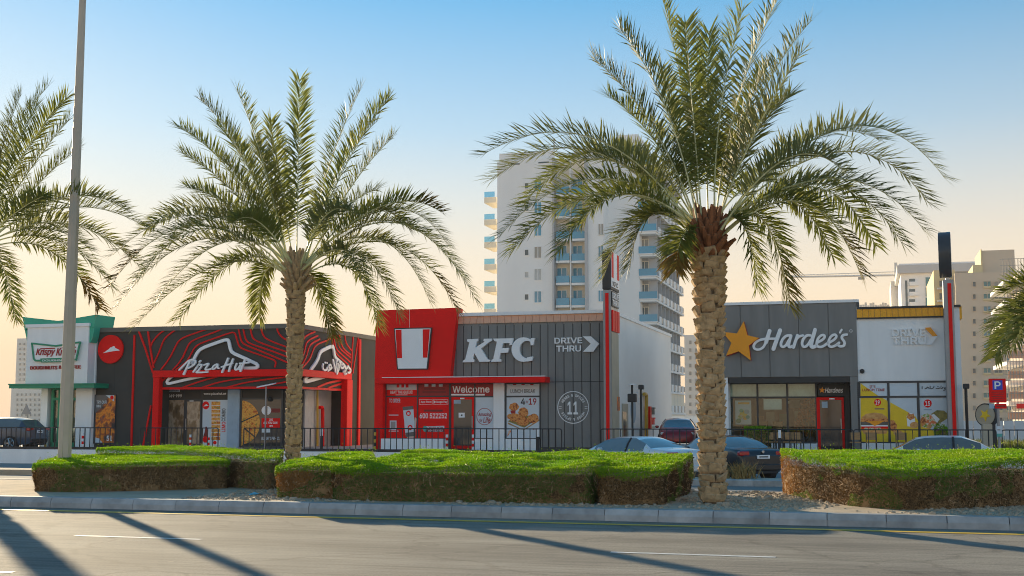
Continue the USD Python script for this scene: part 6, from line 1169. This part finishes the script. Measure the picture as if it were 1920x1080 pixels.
hg = thing('hoarding', 'grey site hoarding panels behind the right railing', 'fence', (fp(1870, 800, 120)[0], 120, -.4)); sa, se = fp(1806, 800, 120)[0], fp(1960, 800, 120)[0]
for i in range(8): part(hg, 'panel', B(sa + (se - sa) * i / 8 + .03, sa + (se - sa) * (i + 1) / 8 - .03, 120 + (i % 2) * .06, 120.1 + (i % 2) * .06, -.4, fp(1870, 789, 120)[1]), 'hoarding')
wl = thing('boundary_wall', 'white boundary wall behind the red car', 'wall', (fp(1265, 800, 92)[0], 92, -.4)); part(wl, 'panel', B(fp(1200, 800, 92)[0], fp(1330, 800, 92)[0], 92, 92.3, -.4, fp(1265, 780.5, 92)[1]), 'white_paint'); part(wl, 'coping', B(fp(1200, 800, 92)[0], fp(1330, 800, 92)[0], 91.95, 92.35, fp(1265, 780.5, 92)[1], fp(1265, 779.5, 92)[1]), 'white_paint')
# tower crane with its long jib, and a rooftop works behind the burger restaurant
TC = 600; cr = thing('tower_crane', 'distant tower crane with a long thin jib above the grey restaurant', 'crane', (fp(1700, 600, TC)[0], TC, -.4)); zj = fp(1600, 519, TC)[1]; sJ0, sJ1 = fp(1484, 517, TC)[0], fp(1715, 520, TC)[0]
part(cr, 'jib', MB().tube([(sJ0, TC, zj + .8), (sJ1, TC, zj)], .45, 4).tube([(sJ0, TC, zj + 1.6), (sJ1, TC, zj + 1.8)], .18, 4).mesh(), 'far_pale'); part(cr, 'mast', B(sJ1 - 9, sJ1 - 7.6, TC - 1, TC + .4, -.4, zj + 6), 'far_pale')
mb = MB()
for i in range(40): s = sJ0 + (sJ1 - sJ0) * i / 40; mb.tube([(s, TC, zj + .6), (s + (sJ1 - sJ0) / 80, TC, zj + 1.7), (s + (sJ1 - sJ0) / 40, TC, zj + .6)], .1, 3)
part(cr, 'lattice', mb.mesh(), 'far_pale', kind='stuff'); part(cr, 'trolley', B(fp(1615, 520, TC)[0] - 1.5, fp(1615, 520, TC)[0] + 1.5, TC - 1, TC + 1, zj - 1.4, zj - .3), 'scaffold')
rw_ = thing('unfinished_block', 'unfinished concrete frame on the skyline beside the orange roof band', 'building', (fp(1640, 600, 350)[0], 350, -.4)); s0, s1 = fp(1612, 580, 350)[0], fp(1668, 580, 350)[0]; part(rw_, 'floor', B(s0, s1, 350, 370, -.4, fp(1640, 578, 350)[1]), 'far_pale')
rng = np.random.default_rng(2)
for i in range(12): s = s0 + (s1 - s0) * (i + .5) / 12; part(rw_, 'column', B(s - .3, s + .3, 350, 351, fp(1640, 578, 350)[1], fp(1640, 573 - rng.uniform(0, 8), 350)[1]), 'far_pale')
tag(part(None, 'far_dune', MB().add(np.array([(s, t, z) for t, z in ((900, -.45), (1000, 14), (1200, -.45)) for s in np.linspace(-700, 100, 20)]), [(r * 20 + i, r * 20 + i + 1, (r + 1) * 20 + i + 1, (r + 1) * 20 + i) for r in range(2) for i in range(19)]).mesh(), 'sand_ground'), kind='structure')

# ---------------------------------------------------------------- haze
HAZE = .00022
usdkit.material(stage, '/World/Looks/haze_air', {'v': ('principled_volume', {'color': (.96, .92, .86), 'density': HAZE, 'anisotropy': 0.0})}, [], volume='v.volume')
MATS['haze_air'] = UsdShade.Material.Get(stage, '/World/Looks/haze_air')
if HAZE: tag(part(None, 'haze', B(-1400, 1400, -260, 1500, -1.6, 82), 'haze_air'), 'thin warm evening haze over the whole scene', 'haze', kind='stuff')
